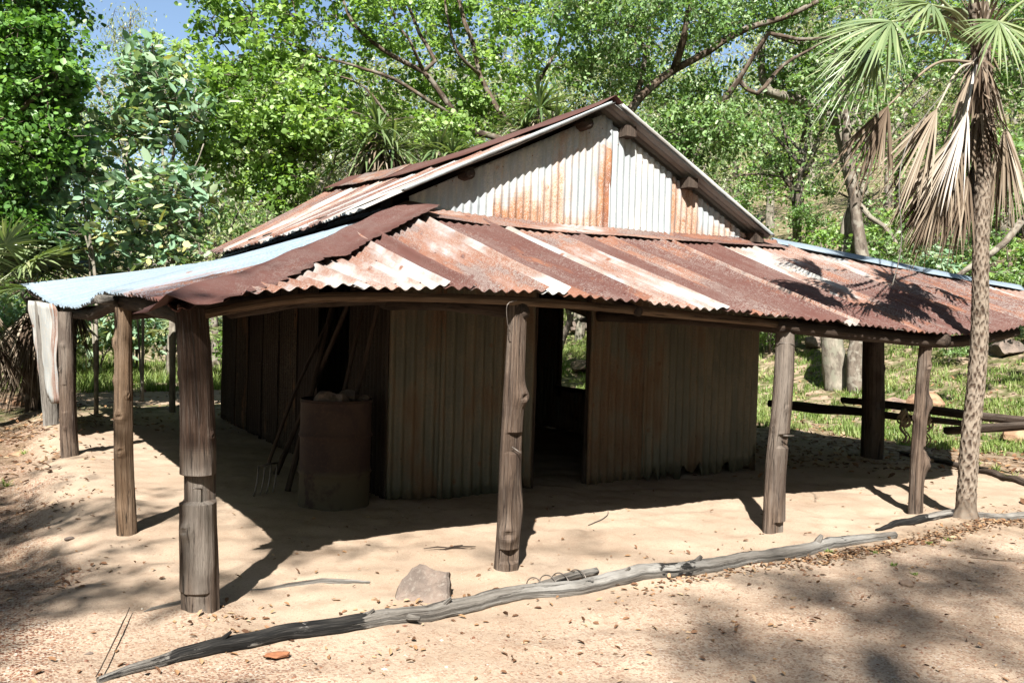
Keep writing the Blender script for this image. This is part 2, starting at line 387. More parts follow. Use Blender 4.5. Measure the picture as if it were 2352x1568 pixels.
def mat_ground():
    s = NT('sandy ground'); g = s.n('ShaderNodeNewGeometry').outputs['Position']; m = s.n('ShaderNodeAttribute', attribute_name='mask').outputs['Color']
    mm = s.n('ShaderNodeSeparateXYZ', i_0=m); gv, gr, lt = mm.outputs[0], mm.outputs[1], mm.outputs[2]
    big = s.noise(g, .9, 4, .6); md = s.noise(g, 5, 5, .6); fine = s.noise(g, 140, 4, .7); grain = s.noise(g, 420, 2, .6)
    sand = s.mix(s.step(big, .3, .7), (.44, .33, .24), (.575, .45, .34))
    sand = s.mix(s.math('MULTIPLY', s.step(md, .48, .7), .6), sand, (.38, .27, .19))
    sand = s.mix(s.math('MULTIPLY', s.step(fine, .53, .70), .6), sand, (.28, .18, .12)); sand = s.mix(s.math('MULTIPLY', s.step(s.noise(g, 60, 3, .6), .60, .68), .6), sand, (.26, .16, .11)); sand = s.mix(s.math('MULTIPLY', s.step(s.noise(g, 85, 2, .6), .64, .70), .6), sand, (.68, .60, .50))
    sand = s.mix(s.math('MULTIPLY', s.step(grain, .56, .7), .5), sand, (.66, .56, .45))
    vd = s.n('ShaderNodeTexVoronoi', feature='F1', i_Scale=75., i_Vector=g, i_Randomness=1.)
    pc = s.ramp(s.n('ShaderNodeSeparateXYZ', i_0=vd.outputs['Color']).outputs[0], [(0, (.11, .045, .03)), (.3, (.24, .10, .06)), (.6, (.36, .20, .13)), (.85, (.48, .35, .26)), (1, (.66, .6, .53))])
    pm = s.math('MULTIPLY', s.step(vd.outputs['Distance'], .62, .45), gv)
    pres = s.step(s.math('ADD', s.noise(g, 24, 3), s.math('MULTIPLY', gv, .25)), .52, .62)
    pm = s.math('MULTIPLY', pm, pres)
    c = s.mix(pm, sand, pc)
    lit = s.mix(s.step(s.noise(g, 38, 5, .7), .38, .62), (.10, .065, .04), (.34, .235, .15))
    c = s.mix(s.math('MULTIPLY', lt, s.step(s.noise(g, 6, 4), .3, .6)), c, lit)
    gc = s.mix(s.step(s.noise(g, 20, 5, .7), .35, .65), (.07, .085, .03), (.20, .20, .085))
    c = s.mix(s.math('MULTIPLY', gr, s.step(s.noise(g, 3, 5, .65), .36, .58)), c, gc)
    h = s.math('ADD', s.math('MULTIPLY', fine, .5), s.math('MULTIPLY', md, 2.)); h = s.math('ADD', h, s.math('MULTIPLY', pm, .8)); h = s.math('ADD', h, s.math('MULTIPLY', grain, .25))
    return s.done(s.bsdf(c, .95, s.bump(h, .6, .008), 0., .1))
GROUND = mat_ground()

# ------------------------------------------------------------------ ground sheet
def axis(lo, hi, a, b, step, grow):
    c = list(np.arange(a, b, step)); x = c[-1]; d = step
    while x < hi: d *= grow; x += d; c.append(x)
    x = a; d = step; pre = []
    while x > lo: d *= grow; x -= d; pre.append(x)
    return np.array(pre[::-1]+c)
gx = axis(-260, 260, -5.5, 8.5, .045, 1.09); gy = axis(-120, 320, -5.2, 7.5, .045, 1.09)
X, Y = np.meshgrid(gx, gy); Z = zt(X, Y)
V = np.stack([X, Y, Z], -1).reshape(-1, 3); nx, ny = len(gx), len(gy)
i = np.arange(ny-1)[:, None]*nx+np.arange(nx-1)[None, :]
mb = MB(); mb.add(V, np.stack([i, i+1, i+nx+1, i+nx], -1).reshape(-1, 4))
gob = mb.build('ground', GROUND); tag(gob, 'pale sandy ground with red gravel and a grassy slope', 'ground', kind='structure')
pp = V
def gravel_mask(x, y):
    p = np.stack([x, y, x*0], -1); w = nz(p, 1.1, 4)*.5
    left = sstep(-2.25, -2.7, x+.3*w)*sstep(-3.6, -1.6, y+w)
    br = sstep(-2.9, -3.5, y+.5*w+.0*x)*sstep(-1.6, .2, x+w)*.22
    bl = sstep(-2.7, -3.0, y+.2*w)*.35+sstep(-1.4, -1.9, x+.2*w)*sstep(-1.6, -2.2, y)*.5
    return np.clip(left+br+bl, 0, 1)
def grass_mask(x, y):
    p = np.stack([x, y, x*0], -1)
    a = sstep(7.6, 9.2, x-.12*y*0+.5*nz(p, .6, 2)); b = sstep(11.5, 13.5, y+.6*nz(p, .5, 3)); c = sstep(-3.6, -5, x+.5*nz(p, .7, 1))*sstep(1, 4, y)
    e = sstep(9.5, 12, np.hypot(x+1, y+3)); return np.clip(a+b+c+e*(y < 9), 0, 1)
gm = gravel_mask(V[:, 0], V[:, 1]); gs = grass_mask(V[:, 0], V[:, 1])
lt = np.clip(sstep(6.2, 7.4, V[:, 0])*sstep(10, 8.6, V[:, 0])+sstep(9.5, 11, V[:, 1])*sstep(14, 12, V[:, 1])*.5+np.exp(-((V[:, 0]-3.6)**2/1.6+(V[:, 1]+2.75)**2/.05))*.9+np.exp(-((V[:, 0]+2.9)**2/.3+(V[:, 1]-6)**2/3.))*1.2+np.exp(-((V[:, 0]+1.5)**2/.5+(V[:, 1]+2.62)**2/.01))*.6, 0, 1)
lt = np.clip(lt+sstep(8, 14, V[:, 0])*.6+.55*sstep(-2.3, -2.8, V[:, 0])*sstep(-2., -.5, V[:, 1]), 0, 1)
at = gob.data.attributes.new('mask', 'FLOAT_VECTOR', 'POINT'); at.data.foreach_set('vector', np.stack([gm, gs, lt], -1).ravel().astype(np.float32))

# ================================================================== THE HUT
hut = thing('tin_hut', 'rusty corrugated iron hut with gabled roof and open log-post verandah', 'hut')
PITCH = .079
def interp(tab):
    tab = np.array(tab, float); return lambda s: np.stack([np.interp(s, tab[:, 0], tab[:, k]) for k in (1, 2, 3)], -1)
def corr(mb, top, bot, s0, s1, nrm, rust, seed, amp=.0105, lift=0., rows=12, rag=.012, sag=0., v0=0., v1=1., edge=.008, pitch=PITCH, wav=.006, nails=()):
    n = max(6, int((s1-s0)/pitch*8)); s = np.linspace(s0, s1, n+1); v = np.linspace(v0, v1, rows+1)
    T = top(s); B = bot(s); r = np.random.default_rng(seed)
    end = 1+rag*nz(np.stack([s*9, s*0+seed, s*0], -1), 1., seed % 5)*.6
    vv = v[:, None]*np.where(v[:, None] > .99, end[None, :], 1.)
    Pp = T[None]*(1-vv[..., None])+B[None]*vv[..., None]
    nrm = unit(np.asarray(nrm, float))
    u = (s-s0)/(s1-s0)
    off = amp*np.sin(2*PI*s/pitch)[None, :]*np.ones_like(vv)
    off = off+lift+edge*(u[None, :])**7+wav*nz(np.stack(np.broadcast_arrays(s[None]*1.2, v[:, None]*2.3, np.full((1, 1), seed*1.7)), -1), 1.3, seed % 6)
    off = off-sag*np.sin(PI*v)[:, None]
    Pp = Pp+off[..., None]*nrm
    Ln = np.linalg.norm(B-T, axis=1)
    suv = np.stack([np.broadcast_to(s[None]+seed*3.3, vv.shape), vv*Ln[None, :], np.full(vv.shape, seed*1.37)], -1)
    m = n+1; i = np.arange(rows)[:, None]*m+np.arange(n)[None, :]
    F = np.stack([i, i+1, i+m+1, i+m], -1).reshape(-1, 4)
    if callable(rust):
        uu, vm = np.meshgrid((u[:-1]+u[1:])/2, (v[:-1]+v[1:])/2); fr = (np.asarray(rust(uu, vm), float)+uu*0).ravel()
    else: fr = rust
    mb.add(Pp.reshape(-1, 3), F, fr, suv.reshape(-1, 3))
    if nails:
        for vn in nails:
            ri = int(round((vn-v0)/(v1-v0)*rows)); ri = min(max(ri, 0), rows)
            for q in range(1, int((s1-s0)/pitch), 2):
                ci = int(round((q+.25)*pitch/(s1-s0)*n)) 
                if ci > n or r.uniform() < .15: continue
                c = Pp[ri, ci]+nrm*.003+unit(B[ci]-T[ci])*r.normal(0, .01); w = .0065; e1 = unit(B[ci]-T[ci]); e2 = np.cross(e1, nrm)
                mb.add([c+e1*w, c+e2*w, c-e1*w, c-e2*w, c+nrm*.004], np.array([[0, 1, 4], [1, 2, 4], [2, 3, 4], [3, 0, 4]]), .95 if r.uniform() < .6 else 0., np.tile([s0, vn, seed*1.], (5, 1)))
def thick(o, t):
    md = o.modifiers.new('thickness', 'SOLIDIFY'); md.thickness = t; md.offset = 0; return o

# -- verandah lines
hipL = np.array([(.03, 0, 2.42), (-.6, -.66, 2.14), (-1.15, -1.25, 1.88), (-2.04, -2.3, 1.54)])
hipR = np.array([(4.45, 0, 2.47), (5.78, -.6, 2.25), (7.35, -1.1, 2.06)])
ft = [(p[0], *p) for p in hipL[::-1]]+[(1.5, 1.5, 0, 2.40), (3, 3, 0, 2.43)]+[(p[0], *p) for p in hipR]
front_top = interp(ft)
fb = []
for px, py in ((396, 716), (590, 674), (720, 664), (850, 661), (1010, 663), (1180, 671), (1350, 682), (1500, 697), (1650, 712), (1800, 728), (1960, 746), (2130, 765), (2230, 771), (2352, 750)):
    q = U(px, py, 'y', -2.36); fb.append((q[0], *q))
fb.append((5.3, 5.3, -2.36, 1.66)); fb.append((7.35, 7.35, -1.2, 2.02))
front_bot = interp(fb)
nF = A3(0, -.36, 1)
mb = MB()
# rust: 0 bright ... 1 brown
fs = [(-2.05, -1.72, .80), (-1.70, -1.14, lambda u, v: .54+.14*v-.2*u), (-1.18, -.62, lambda u, v: .56-.16*v), (-.66, -.46, .80), (-.50, .02, lambda u, v: .62+.08*v-.15*u), (-.02, .18, .46),
      (.14, .82, lambda u, v: .80-.10*v), (.80, 1.0, .40), (.97, 1.5, lambda u, v: .54-.12*v), (1.47, 1.74, .78), (1.71, 2.12, lambda u, v: .56+.1*v), (2.09, 2.72, lambda u, v: .72+.08*v), (2.69, 2.86, .46), (2.83, 3.45, .80), (3.42, 4.0, lambda u, v: .26+.45*v), (3.97, 4.6, lambda u, v: .46+.35*v), (4.57, 5.2, lambda u, v: .40+.4*v), (5.16, 5.85, .6), (5.8, 6.5, .6), (6.45, 7.3, .5)]
for k, (a, b, ru) in enumerate(fs):
    corr(mb, front_top, front_bot, a, b, nF, ru, 11+k, lift=.005*(k % 2)+.002, rows=16, sag=.012, edge=.034, nails=(.06, .5, .93))
thick(mb.build('verandah_roof', IRON, hut), .0015)['label'] = 'patchwork of rust-brown and whitish corrugated sheets facing the camera'
# left verandah roof
lt_ = [(p[1], *p) for p in hipL[::-1]]+[(3, 0, 3, 2.40), (6.75, 0, 6.75, 2.38), (7.0, -.02, 7.0, 2.38)]
left_top = interp(lt_)
lb = []
for px, py, y in ((400, 716, -2.3), (379, 694, -2.1), (330, 684, -1.5), (269, 672, -.7), (245, 672, -.1), (223, 677, .4), (203, 697, 1.2), (179, 708, 2.2), (150, 706, 3.4), (110, 695, 5.), (80, 675, 6.), (49, 654, 7.0)):
    q = U(px, py, 'y', y); lb.append((y, *q))
left_bot = interp(lb)
nL = A3(-.4, 0, 1)
mb = MB()
for k, (a, b, ru) in enumerate([(-2.28, -1.75, .88), (-1.8, -1.1, lambda u, v: .72-.25*u), (-1.15, -.45, lambda u, v: .45-.25*u)]):
    corr(mb, left_top, left_bot, a, b, nL, ru, 41+k, lift=.003*(k % 2), rows=14, sag=.02, edge=.01)
for k, (a, b, ru) in enumerate([(-.5, .25, .1), (.2, .95, .06), (.9, 1.65, .02), (1.6, 2.35, .10), (2.3, 3.05, .04), (3.0, 3.75, .02), (3.7, 4.45, .08), (4.4, 5.15, .03), (5.1, 5.85, .05), (5.8, 6.4, .03), (6.35, 7.0, .0)]):
    corr(mb, left_top, left_bot, a, b, nL, ru, 51+k, lift=.003*(k % 2), rows=14, sag=.01, edge=.01)
thick(mb.build('verandah_roof', IRONB, hut), .0015)['label'] = 'blue-grey galvanised sheets sloping to the left, sagging at the eave'
# right verandah roof
right_top = interp([(p[1], *p) for p in hipR[::-1]]+[(3, 4.4, 3, 2.46), (6.8, 4.4, 6.8, 2.45)])
right_bot = interp([(-1.1, 7.4, -1.1, 2.04), (0, 7.0, 0, 1.72), (3, 6.9, 3, 1.66), (6.8, 6.9, 6.8, 1.66)])
mb = MB()
for k in range(11):
    corr(mb, right_top, right_bot, -1.1+k*.7, -1.1+k*.7+.76, A3(.36, 0, 1), [.2, .5, .7, .3][k % 4], 71+k, lift=.003*(k % 2), rows=8, edge=.01)
thick(mb.build('verandah_roof', IRON, hut), .0015)['label'] = 'corrugated sheets sloping down to the right'

# -- strips (caps and flashings)
def strip(mb, line, dirs, widths, n, rust, seed, wav=.01, lift=.0, edgew=.012, step=.05):
    """line: points; dirs: list of cross directions from one edge to the other; offsets"""
    L = polyl(line, step); m = len(L); cols = []
    s = np.linspace(0, 1, m)
    acc = np.concatenate([[0], np.cumsum(np.linalg.norm(np.diff(L, axis=0), axis=1))])
    for j, (d, w) in enumerate(zip(dirs, widths)):
        d = np.asarray(d, float)
        e = 1+(edgew/max(abs(w), .01))*np.sin(acc*2*PI/PITCH*1.0+j)*(1 if j in (0, len(dirs)-1) else 0)+(.10 if j in (0, len(dirs)-1) else .02)*nz(np.stack([acc*1.5, acc*0+j*4, acc*0+seed], -1), 1, seed % 6)
        cols.append(L+d*w*e[:, None]+A3(0, 0, 1)*(lift+wav*nz(np.stack([acc*1.7, acc*0+j*2.5, acc*0+seed], -1), 1, seed % 5))[:, None])
    V = np.stack(cols, 1); k = len(cols); cw = np.concatenate([[0], np.cumsum([np.linalg.norm(np.asarray(dirs[j+1])*widths[j+1]-np.asarray(dirs[j])*widths[j]) for j in range(k-1)])])
    suv = np.stack(np.broadcast_arrays(cw[None, :]*1.0+seed, acc[:, None], np.full((1, 1), seed*1.1)), -1)
    i = np.arange(m-1)[:, None]*k+np.arange(k-1)[None, :]
    mb.add(V.reshape(-1, 3), np.stack([i, i+k, i+k+1, i+1], -1).reshape(-1, 4), rust, suv.reshape(-1, 3))
# hip cap left
mb = MB()
hl = hipL.copy(); hl[0] = (.12, .02, 2.47)
tn = unit(A3(-2.07, -2.3, 0)); a_ = A3(.743, -.669, -.02); b_ = A3(-.743, .669, -.30)
strip(mb, hl[:3]+A3(0, 0, .0), [a_, a_, A3(0, 0, 1), b_, b_], [.30, .15, .035, .10, .2], 0, .84, 3, lift=.03, wav=.014, edgew=.01)
strip(mb, np.array([hl[2]*.75+hl[1]*.25, hl[2], (hl[2]+hl[3])/2+A3(0, 0, -.01), hl[3]+A3(-.06, -.07, -.02)]), [a_, a_, A3(0, 0, 1), b_, b_], [.26, .15, .03, .10, .17], 0, .88, 5, lift=.035, wav=.024, edgew=.02)
thick(mb.build('hip_cap', IRON, hut, smooth=True), .002)['label'] = 'solid brown rusted cap with torn lower end'
# hip cap right (blue)
mb = MB(); c1 = A3(.35, -.93, -.33); c2 = A3(-.2, .9, -.35)
strip(mb, hipR+A3(0, 0, .0), [c1, c1, A3(0, 0, 1), c2, c2], [.10, .05, .04, .06, .12], 0, .02, 8, lift=.045, wav=.004, edgew=.003)
thick(mb.build('hip_cap', IRONB, hut), .002)['label'] = 'bright blue-grey metal cap running down to the right'
# apron flashing under the gable
mb = MB(); dn = A3(0, -.94, -.34)
strip(mb, np.array([(.10, -.02, 2.45), (1.3, -.02, 2.43), (2.2, -.02, 2.43), (3.02, -.02, 2.45)]), [A3(0, .02, 1), A3(0, -1, 0), dn, dn], [.02, .02, .1, .19], 0, lambda: 0, 12) if False else None
def apron(x0, x1, rust, seed):
    L = [front_top(np.array([x]))[0]+A3(0, 0, 0) for x in np.linspace(x0, x1, 5)]
    L = np.array(L)+A3(0, -.03, .03)
    strip(mb, L, [A3(0, 0, 1), A3(0, -1, 0), dn, dn, dn], [.03, .012, .08, .14, .20], 0, rust, seed, wav=.004, edgew=.008, lift=.0, step=.03)
apron(.10, 3.05, .57, 12)
apron(3.0, 4.48, .70, 13)
thick(mb.build('apron_flashing', IRON, hut), .002)['label'] = 'orange rusted strip below the gable wall'
mb = MB(); L = np.array([left_top(np.array([y]))[0] for y in (.1, 2, 4, 6.7)])+A3(-.03, 0, .035)
strip(mb, L, [A3(0, 0, 1), A3(-1, 0, 0), A3(-.93, 0, -.36), A3(-.93, 0, -.36)], [.03, .01, .1, .17], 0, .03, 14, wav=.004, edgew=.003)
mb.build('wall_flashing', IRONB, hut)

# -- main roof
OV = -.2
_a = U(1415, 234, 'y', OV); _l = U(838, 474, 'y', OV); _r = U(1776, 545, 'y', OV)
ridge = interp([(OV, _a[0], OV, _a[2]), (1.5, 2.0, 1.5, 3.57), (3.5, 2.0, 3.5, 3.60), (5.3, 2.0, 5.3, 3.70), (6.9, 2.0, 6.9, 3.84)])
eaveL = interp([(OV, _l[0], OV, _l[2]), (1.2, -.36, 1.2, 2.37), (3.0, -.33, 3.0, 2.37), (5, -.25, 5, 2.41), (6.9, -.14, 6.9, 2.50)])
eaveR = interp([(OV, _r[0], OV, _r[2]), (3, 4.5, 3, 2.55), (6.9, 4.5, 6.9, 2.6)])
nML = A3(-.5, 0, 1); nMR = A3(.46, 0, 1)
mb = MB()
ms = [(-.19, .3, .12), (.25, .85, .40), (.81, 1.45, .66), (1.41, 2.05, .22), (2.01, 2.65, .62), (2.61, 3.25, .30), (3.21, 3.85, .66), (3.81, 4.45, .48), (4.41, 5.05, .62), (5.01, 5.65, .40), (5.61, 6.25, .62), (6.2, 6.88, .60)]
for k, (a, b, ru) in enumerate(ms):
    corr(mb, ridge, eaveL, a, b, nML, ru, 90+k, lift=.004*(k % 2), rows=18, rag=.02, sag=.015, edge=.02, wav=.012, nails=(.3, .6, .93))
thick(mb.build('main_roof', IRON, hut), .0015)['label'] = 'left slope of the gabled roof, streaked orange and white'
mb = MB()
for k in range(11):
    a = OV+.02+k*.665; corr(mb, ridge, eaveR, a, a+.71, nMR, [.1, .5, .6, .3][k % 4], 110+k, lift=.003*(k % 2), rows=10, edge=.01)
thick(mb.build('main_roof', IRON, hut), .0015)['label'] = 'right slope of the gabled roof'
# ridge cap
mb = MB(); ll = unit(A3(-2.4, 0, -1.2)); lr = unit(A3(2.1, 0, -1.1))
Lr = np.array([ridge(np.array([y]))[0] for y in np.linspace(OV-.02, 4.4, 6)])
strip(mb, Lr, [ll, ll, A3(0, 0, 1), lr, lr], [.50, .2, .03, .12, .24], 0, .90, 21, lift=.035, wav=.006, edgew=.006)
Lr = np.array([ridge(np.array([y]))[0] for y in np.linspace(4.3, 6.1, 4)])
strip(mb, Lr, [ll, ll, A3(0, 0, 1), lr, lr], [.46, .2, .03, .12, .2], 0, .56, 22, lift=.045, wav=.01, edgew=.02)
Lr = np.array([ridge(np.array([y]))[0] for y in np.linspace(5.9, 6.95, 3)])
strip(mb, Lr, [ll, ll, A3(0, 0, 1), lr, lr], [.48, .2, .03, .12, .2], 0, .9, 23, lift=.035, wav=.01, edgew=.012)
thick(mb.build('ridge_cap', IRON, hut), .002)
# barge flashings along the rakes
def barge(e, r, n, name, off):
    mb = MB(); a = r(np.array([OV]))[0]; b = e(np.array([OV]))[0]
    if off == 31: b = a*.13+b*.87
    L = np.array([a*.97+b*.03, a*.6+b*.4, a*.3+b*.7, b])+A3(0, -.02, .0)
    up = unit(n)
    strip(mb, L, [A3(0, 1, 0), A3(0, 1, 0), A3(0, -1, 0), up, up], [.10, .05, .008, -.01, -.028], 0, .12, off, lift=.022, wav=.004, edgew=.002)
    return mb
thick(barge(eaveL, ridge, nML, 'barge', 31).build('barge_flashing', IRONG, hut), .002)
thick(barge(eaveR, ridge, nMR, 'barge', 32).build('barge_flashing', IRONG, hut), .002)
# loose sheet end poking out at the lower left of the rake
mb = MB(); t0 = U(1130, 405, 'y', -.5); b0 = U(832, 470, 'y', -.50)
e1 = interp([(0, *(t0+A3(0, -.02, .05))), (.42, *(t0+A3(0, .42, .05)))]); e2 = interp([(0, *(b0+A3(0, 0, .02))), (.42, *(b0+A3(0, .42, .02)))])
corr(mb, e1, e2, 0, .4, nML, .14, 131, rows=10, lift=.02)
0 and thick(mb.build('loose_sheet', IRONG, hut), .0015)

# purlin ends under the rakes
for k, (t, left, r_, lab) in enumerate(((.12, 1, .055, 0), (.62, 1, .05, 0), (.13, 0, .06, 1), (.50, 0, .058, 1), (.94, 0, .055, 1))):
    a = ridge(np.array([0.]))[0]; b = (eaveL if left else eaveR)(np.array([0.]))[0]
    c = a*(1-t)+b*t-unit(nML if left else nMR)*(r_+.03); mb = MB()
    if lab: box(mb, c+A3(0, 3.40, 0), (.12, 7.1, .10), rot=None)
    else: tube(mb, [c+A3(0, -.15, 0), c+A3(0, 1, 0), c+A3(0, 6.7, 0)], r_, 10, rough=.08, seed=k)
    mb.build('purlin', WOODD, hut, smooth=not lab)

# -- walls
def roofz(x):                                     # underside of the roof along the front wall
    a = ridge(np.array([0.]))[0]; l = eaveL(np.array([0.]))[0]; r = eaveR(np.array([0.]))[0]
    return np.where(x < a[0], np.interp(x, [l[0], a[0]], [l[2], a[2]]), np.interp(x, [a[0], r[0]], [a[2], r[2]]))
# gable sheets
mb = MB()
def gab(x0, x1, rust, k, yo, zb0, zb1):
    top = lambda s: np.stack([s, s*0+yo, roofz(s)-.075-.03*(s > 2.2)], -1)
    bot = lambda s: np.stack([s, s*0+yo, np.interp(s, [x0, x1], [zb0, zb1])], -1)
    corr(mb, top, bot, x0, x1, A3(0, -1, 0), rust, 140+k, rows=16, amp=.008, rag=.006, edge=.008, wav=.004, pitch=.075, nails=(.12, .93))
gab(.13, .95, lambda u, v: .10+.05*v, 0, -.012, 2.46, 2.41)
gab(.92, 1.42, lambda u, v: .20+.30*sstep(.35, 1., v)+.10*(1-u), 1, -.022, 2.42, 2.40)
gab(1.40, 2.22, lambda u, v: .29+.30*sstep(.66, .95, u)*sstep(.12, .3, v)+.16*v**4, 2, -.014, 2.41, 2.42)
gab(2.19, 2.98, lambda u, v: .13+.03*v, 3, -.024, 2.42, 2.45)
gab(2.96, 3.72, lambda u, v: .46+.08*v-.1*u, 4, -.014, 2.46, 2.5)
gab(3.70, 4.22, lambda u, v: .42, 5, -.024, 2.5, 2.53)
thick(mb.build('gable_wall', IRONG, hut), .0015)
# front wall, sheets either side of the door
def wall(mb, p0, p1, z1, nrm, rust, k, zb=0., rag=.02):
    p0 = A3(*p0, 0); p1 = A3(*p1, 0); L = np.linalg.norm(p1-p0)
    zt_ = z1 if callable(z1) else (lambda s: s*0+z1)
    top = lambda s: p0+(p1-p0)*(s/L)[:, None]+A3(0, 0, 1)*zt_(s)[:, None]
    bot = lambda s: p0+(p1-p0)*(s/L)[:, None]+A3(0, 0, 1)*(zb+0*s)[:, None]
    corr(mb, top, bot, 0, L, nrm, rust, k, rows=20, amp=.015, rag=rag, edge=.012, wav=.006, pitch=.095, nails=(.3, .6, .85) if zb < .5 else ())
mb = MB()
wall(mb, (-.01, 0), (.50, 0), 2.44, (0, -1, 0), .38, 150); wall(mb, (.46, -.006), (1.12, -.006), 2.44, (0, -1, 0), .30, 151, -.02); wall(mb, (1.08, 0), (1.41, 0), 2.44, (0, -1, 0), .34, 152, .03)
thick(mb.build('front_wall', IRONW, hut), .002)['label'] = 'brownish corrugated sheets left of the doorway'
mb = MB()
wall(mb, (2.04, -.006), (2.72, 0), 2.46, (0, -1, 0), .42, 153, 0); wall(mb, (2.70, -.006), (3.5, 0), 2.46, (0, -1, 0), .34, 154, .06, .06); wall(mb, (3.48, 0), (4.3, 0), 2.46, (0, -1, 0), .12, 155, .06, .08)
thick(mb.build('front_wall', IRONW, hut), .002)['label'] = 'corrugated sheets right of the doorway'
mb = MB(); wall(mb, (1.37, .015), (2.08, .015), 2.46, (0, -1, 0), .4, 156, 1.93)
thick(mb.build('door_head', IRONW, hut), .002)
# left side wall with a dark opening
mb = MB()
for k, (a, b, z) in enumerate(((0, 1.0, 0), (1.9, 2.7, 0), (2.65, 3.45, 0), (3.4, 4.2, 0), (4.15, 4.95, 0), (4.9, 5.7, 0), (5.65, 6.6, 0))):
    wall(mb, (0, b), (0, a), 2.36, (-1, 0, 0), [.8, .95, .7][k % 3], 160+k)  # high rust values put the wall's shade into its colour
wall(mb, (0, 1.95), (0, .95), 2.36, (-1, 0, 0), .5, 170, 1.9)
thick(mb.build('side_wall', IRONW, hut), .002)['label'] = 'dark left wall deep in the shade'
r = np.random.default_rng(3); y = .05
while y < 6.6:
    w = r.uniform(.22, .5)
    if r.uniform() > .12:
        mb2z = 2.50+r.uniform(-.05, .05); mb = MB(); box(mb, (r.uniform(-.02, .02), y+w/2, (2.36+mb2z)/2), (.02, w-.03, mb2z-2.3), fr=r.uniform(0, 1)); mb.build('wall_slab', WOODD, hut, smooth=False)
    y += w
# right wall with an opening seen through the door, back wall
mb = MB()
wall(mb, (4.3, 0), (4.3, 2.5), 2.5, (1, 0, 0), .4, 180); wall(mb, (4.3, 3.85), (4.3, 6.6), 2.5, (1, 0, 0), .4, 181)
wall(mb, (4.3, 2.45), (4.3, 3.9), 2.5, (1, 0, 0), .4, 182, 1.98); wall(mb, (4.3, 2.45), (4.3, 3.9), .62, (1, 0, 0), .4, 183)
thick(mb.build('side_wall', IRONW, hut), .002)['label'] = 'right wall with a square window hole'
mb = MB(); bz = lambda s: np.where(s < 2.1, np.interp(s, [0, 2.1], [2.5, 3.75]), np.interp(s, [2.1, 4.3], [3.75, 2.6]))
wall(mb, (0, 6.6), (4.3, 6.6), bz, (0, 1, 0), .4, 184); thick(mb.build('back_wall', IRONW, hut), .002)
# inner frame: door posts and window frame
for k, x in enumerate((1.43, 2.09)):
    mb = MB(); tube(mb, polyl([(x, .07, -.02), (x+.01, .07, 1), (x, .07, 2.4)], .15), .045, 8, rough=.1, seed=k); mb.build('door_post', WOODD, hut)
mb = MB()
tube(mb, [(4.25, 2.48, .5), (4.25, 2.48, 2.1)], .04, 8, seed=3); tube(mb, [(4.25, 3.83, .5), (4.25, 3.83, 2.1)], .04, 8, seed=4); tube(mb, [(4.25, 2.4, .62), (4.25, 3.9, .62)], .035, 8, seed=5)
mb.build('window_frame', WOODD, hut)

# -- posts
def post(base, top, r0, r1, notches, knots, seed, mat, bulge=(), sq=1., lab=None, n=90, seg=40, grey=.6):
    base = np.asarray(base, float); top = np.asarray(top, float); H = np.linalg.norm(top-base)
    s = np.linspace(0, 1, n); bend = .02*np.stack([nz(np.stack([s*1.5, s*0+seed, s*0], -1), 1, 1), nz(np.stack([s*1.5, s*0+seed, s*0], -1), 1, 2), s*0], -1)
    bend -= bend[0]*(1-s)[:, None]+bend[-1]*s[:, None]
    c = base+(top-base)*s[:, None]+bend; th = np.arange(seg)*2*PI/seg
    r = (r0+(r1-r0)*s)[:, None]*np.ones((1, seg))
    q = np.stack(np.broadcast_arrays(np.cos(th)[None], np.sin(th)[None], (s*H*1.2)[:, None]), -1)
    r = r*(1+.06*nz(q+seed, 1.3, 2)+.025*nz(q*A3(1, 1, .25)+seed, 6, 4)+.012*nz(q*A3(1, 1, .2)+seed, 14, 5))
    for (h, a, w, d) in bulge:
        dth = np.angle(np.exp(1j*(th-a))); r = r*(1+d*np.exp(-((s*H-h)/w)**2)[:, None]*np.exp(-(dth/.7)**2)[None])
    for (h, a, w) in knots:
        dth = np.angle(np.exp(1j*(th-a))); rho = np.hypot(((s*H-h)/w)[:, None], (dth*r0/w)[None]); r = r+w*.75*np.exp(-rho**2)-w*.75*np.exp(-(rho/.4)**2)
    for (z0, z1, a, d) in notches:                # cut flat faces facing direction a
        inz = ((s*H > z0) & (s*H < z1))[:, None]; cs = np.cos(th-a)[None]
        lim = np.where(cs > .05, r0*d/np.maximum(cs, .05), 9); r = np.where(inz, np.minimum(r, lim), r)
    V = c[:, None]+np.stack([np.cos(th)[None]*r, np.sin(th)[None]*r*sq, r*0], -1)
    suv = np.stack(np.broadcast_arrays((th*r0)[None], (s*H)[:, None], np.full((1, 1), seed*2.3)), -1)
    V = np.concatenate([V.reshape(-1, 3), [c[0], c[-1]]]); suv = np.concatenate([suv.reshape(-1, 3), suv[0, :1], suv[-1, :1]])
    i = np.arange(n-1)[:, None]*seg; j = np.arange(seg)[None]; j2 = (j+1) % seg; k0 = n*seg; jj = np.arange(seg); jn = (jj+1) % seg; b = (n-1)*seg
    mb = MB(); gq = np.repeat(grey(s[:-1]), seg) if callable(grey) else grey
    mb.add(V, [np.stack([i+j, i+j2, i+seg+j2, i+seg+j], -1).reshape(-1, 4)], gq, suv); mb.n -= len(V); mb.F[3] = [(np.concatenate([np.stack([np.full(seg, k0), jn, jj], -1), np.stack([np.full(seg, k0+1), b+jj, b+jn], -1)]), np.full(2*seg, .5))]; mb.n += len(V)
    o = mb.build('post', mat, hut, smooth=False)
    if lab: o['label'] = lab
    return o
fa = math.atan2(-.86, -.5)                          # facing the camera
pz = lambda x, y: zt1(x, y)-.08
def PT(px, py, y): return U(px, py, 'y', y)
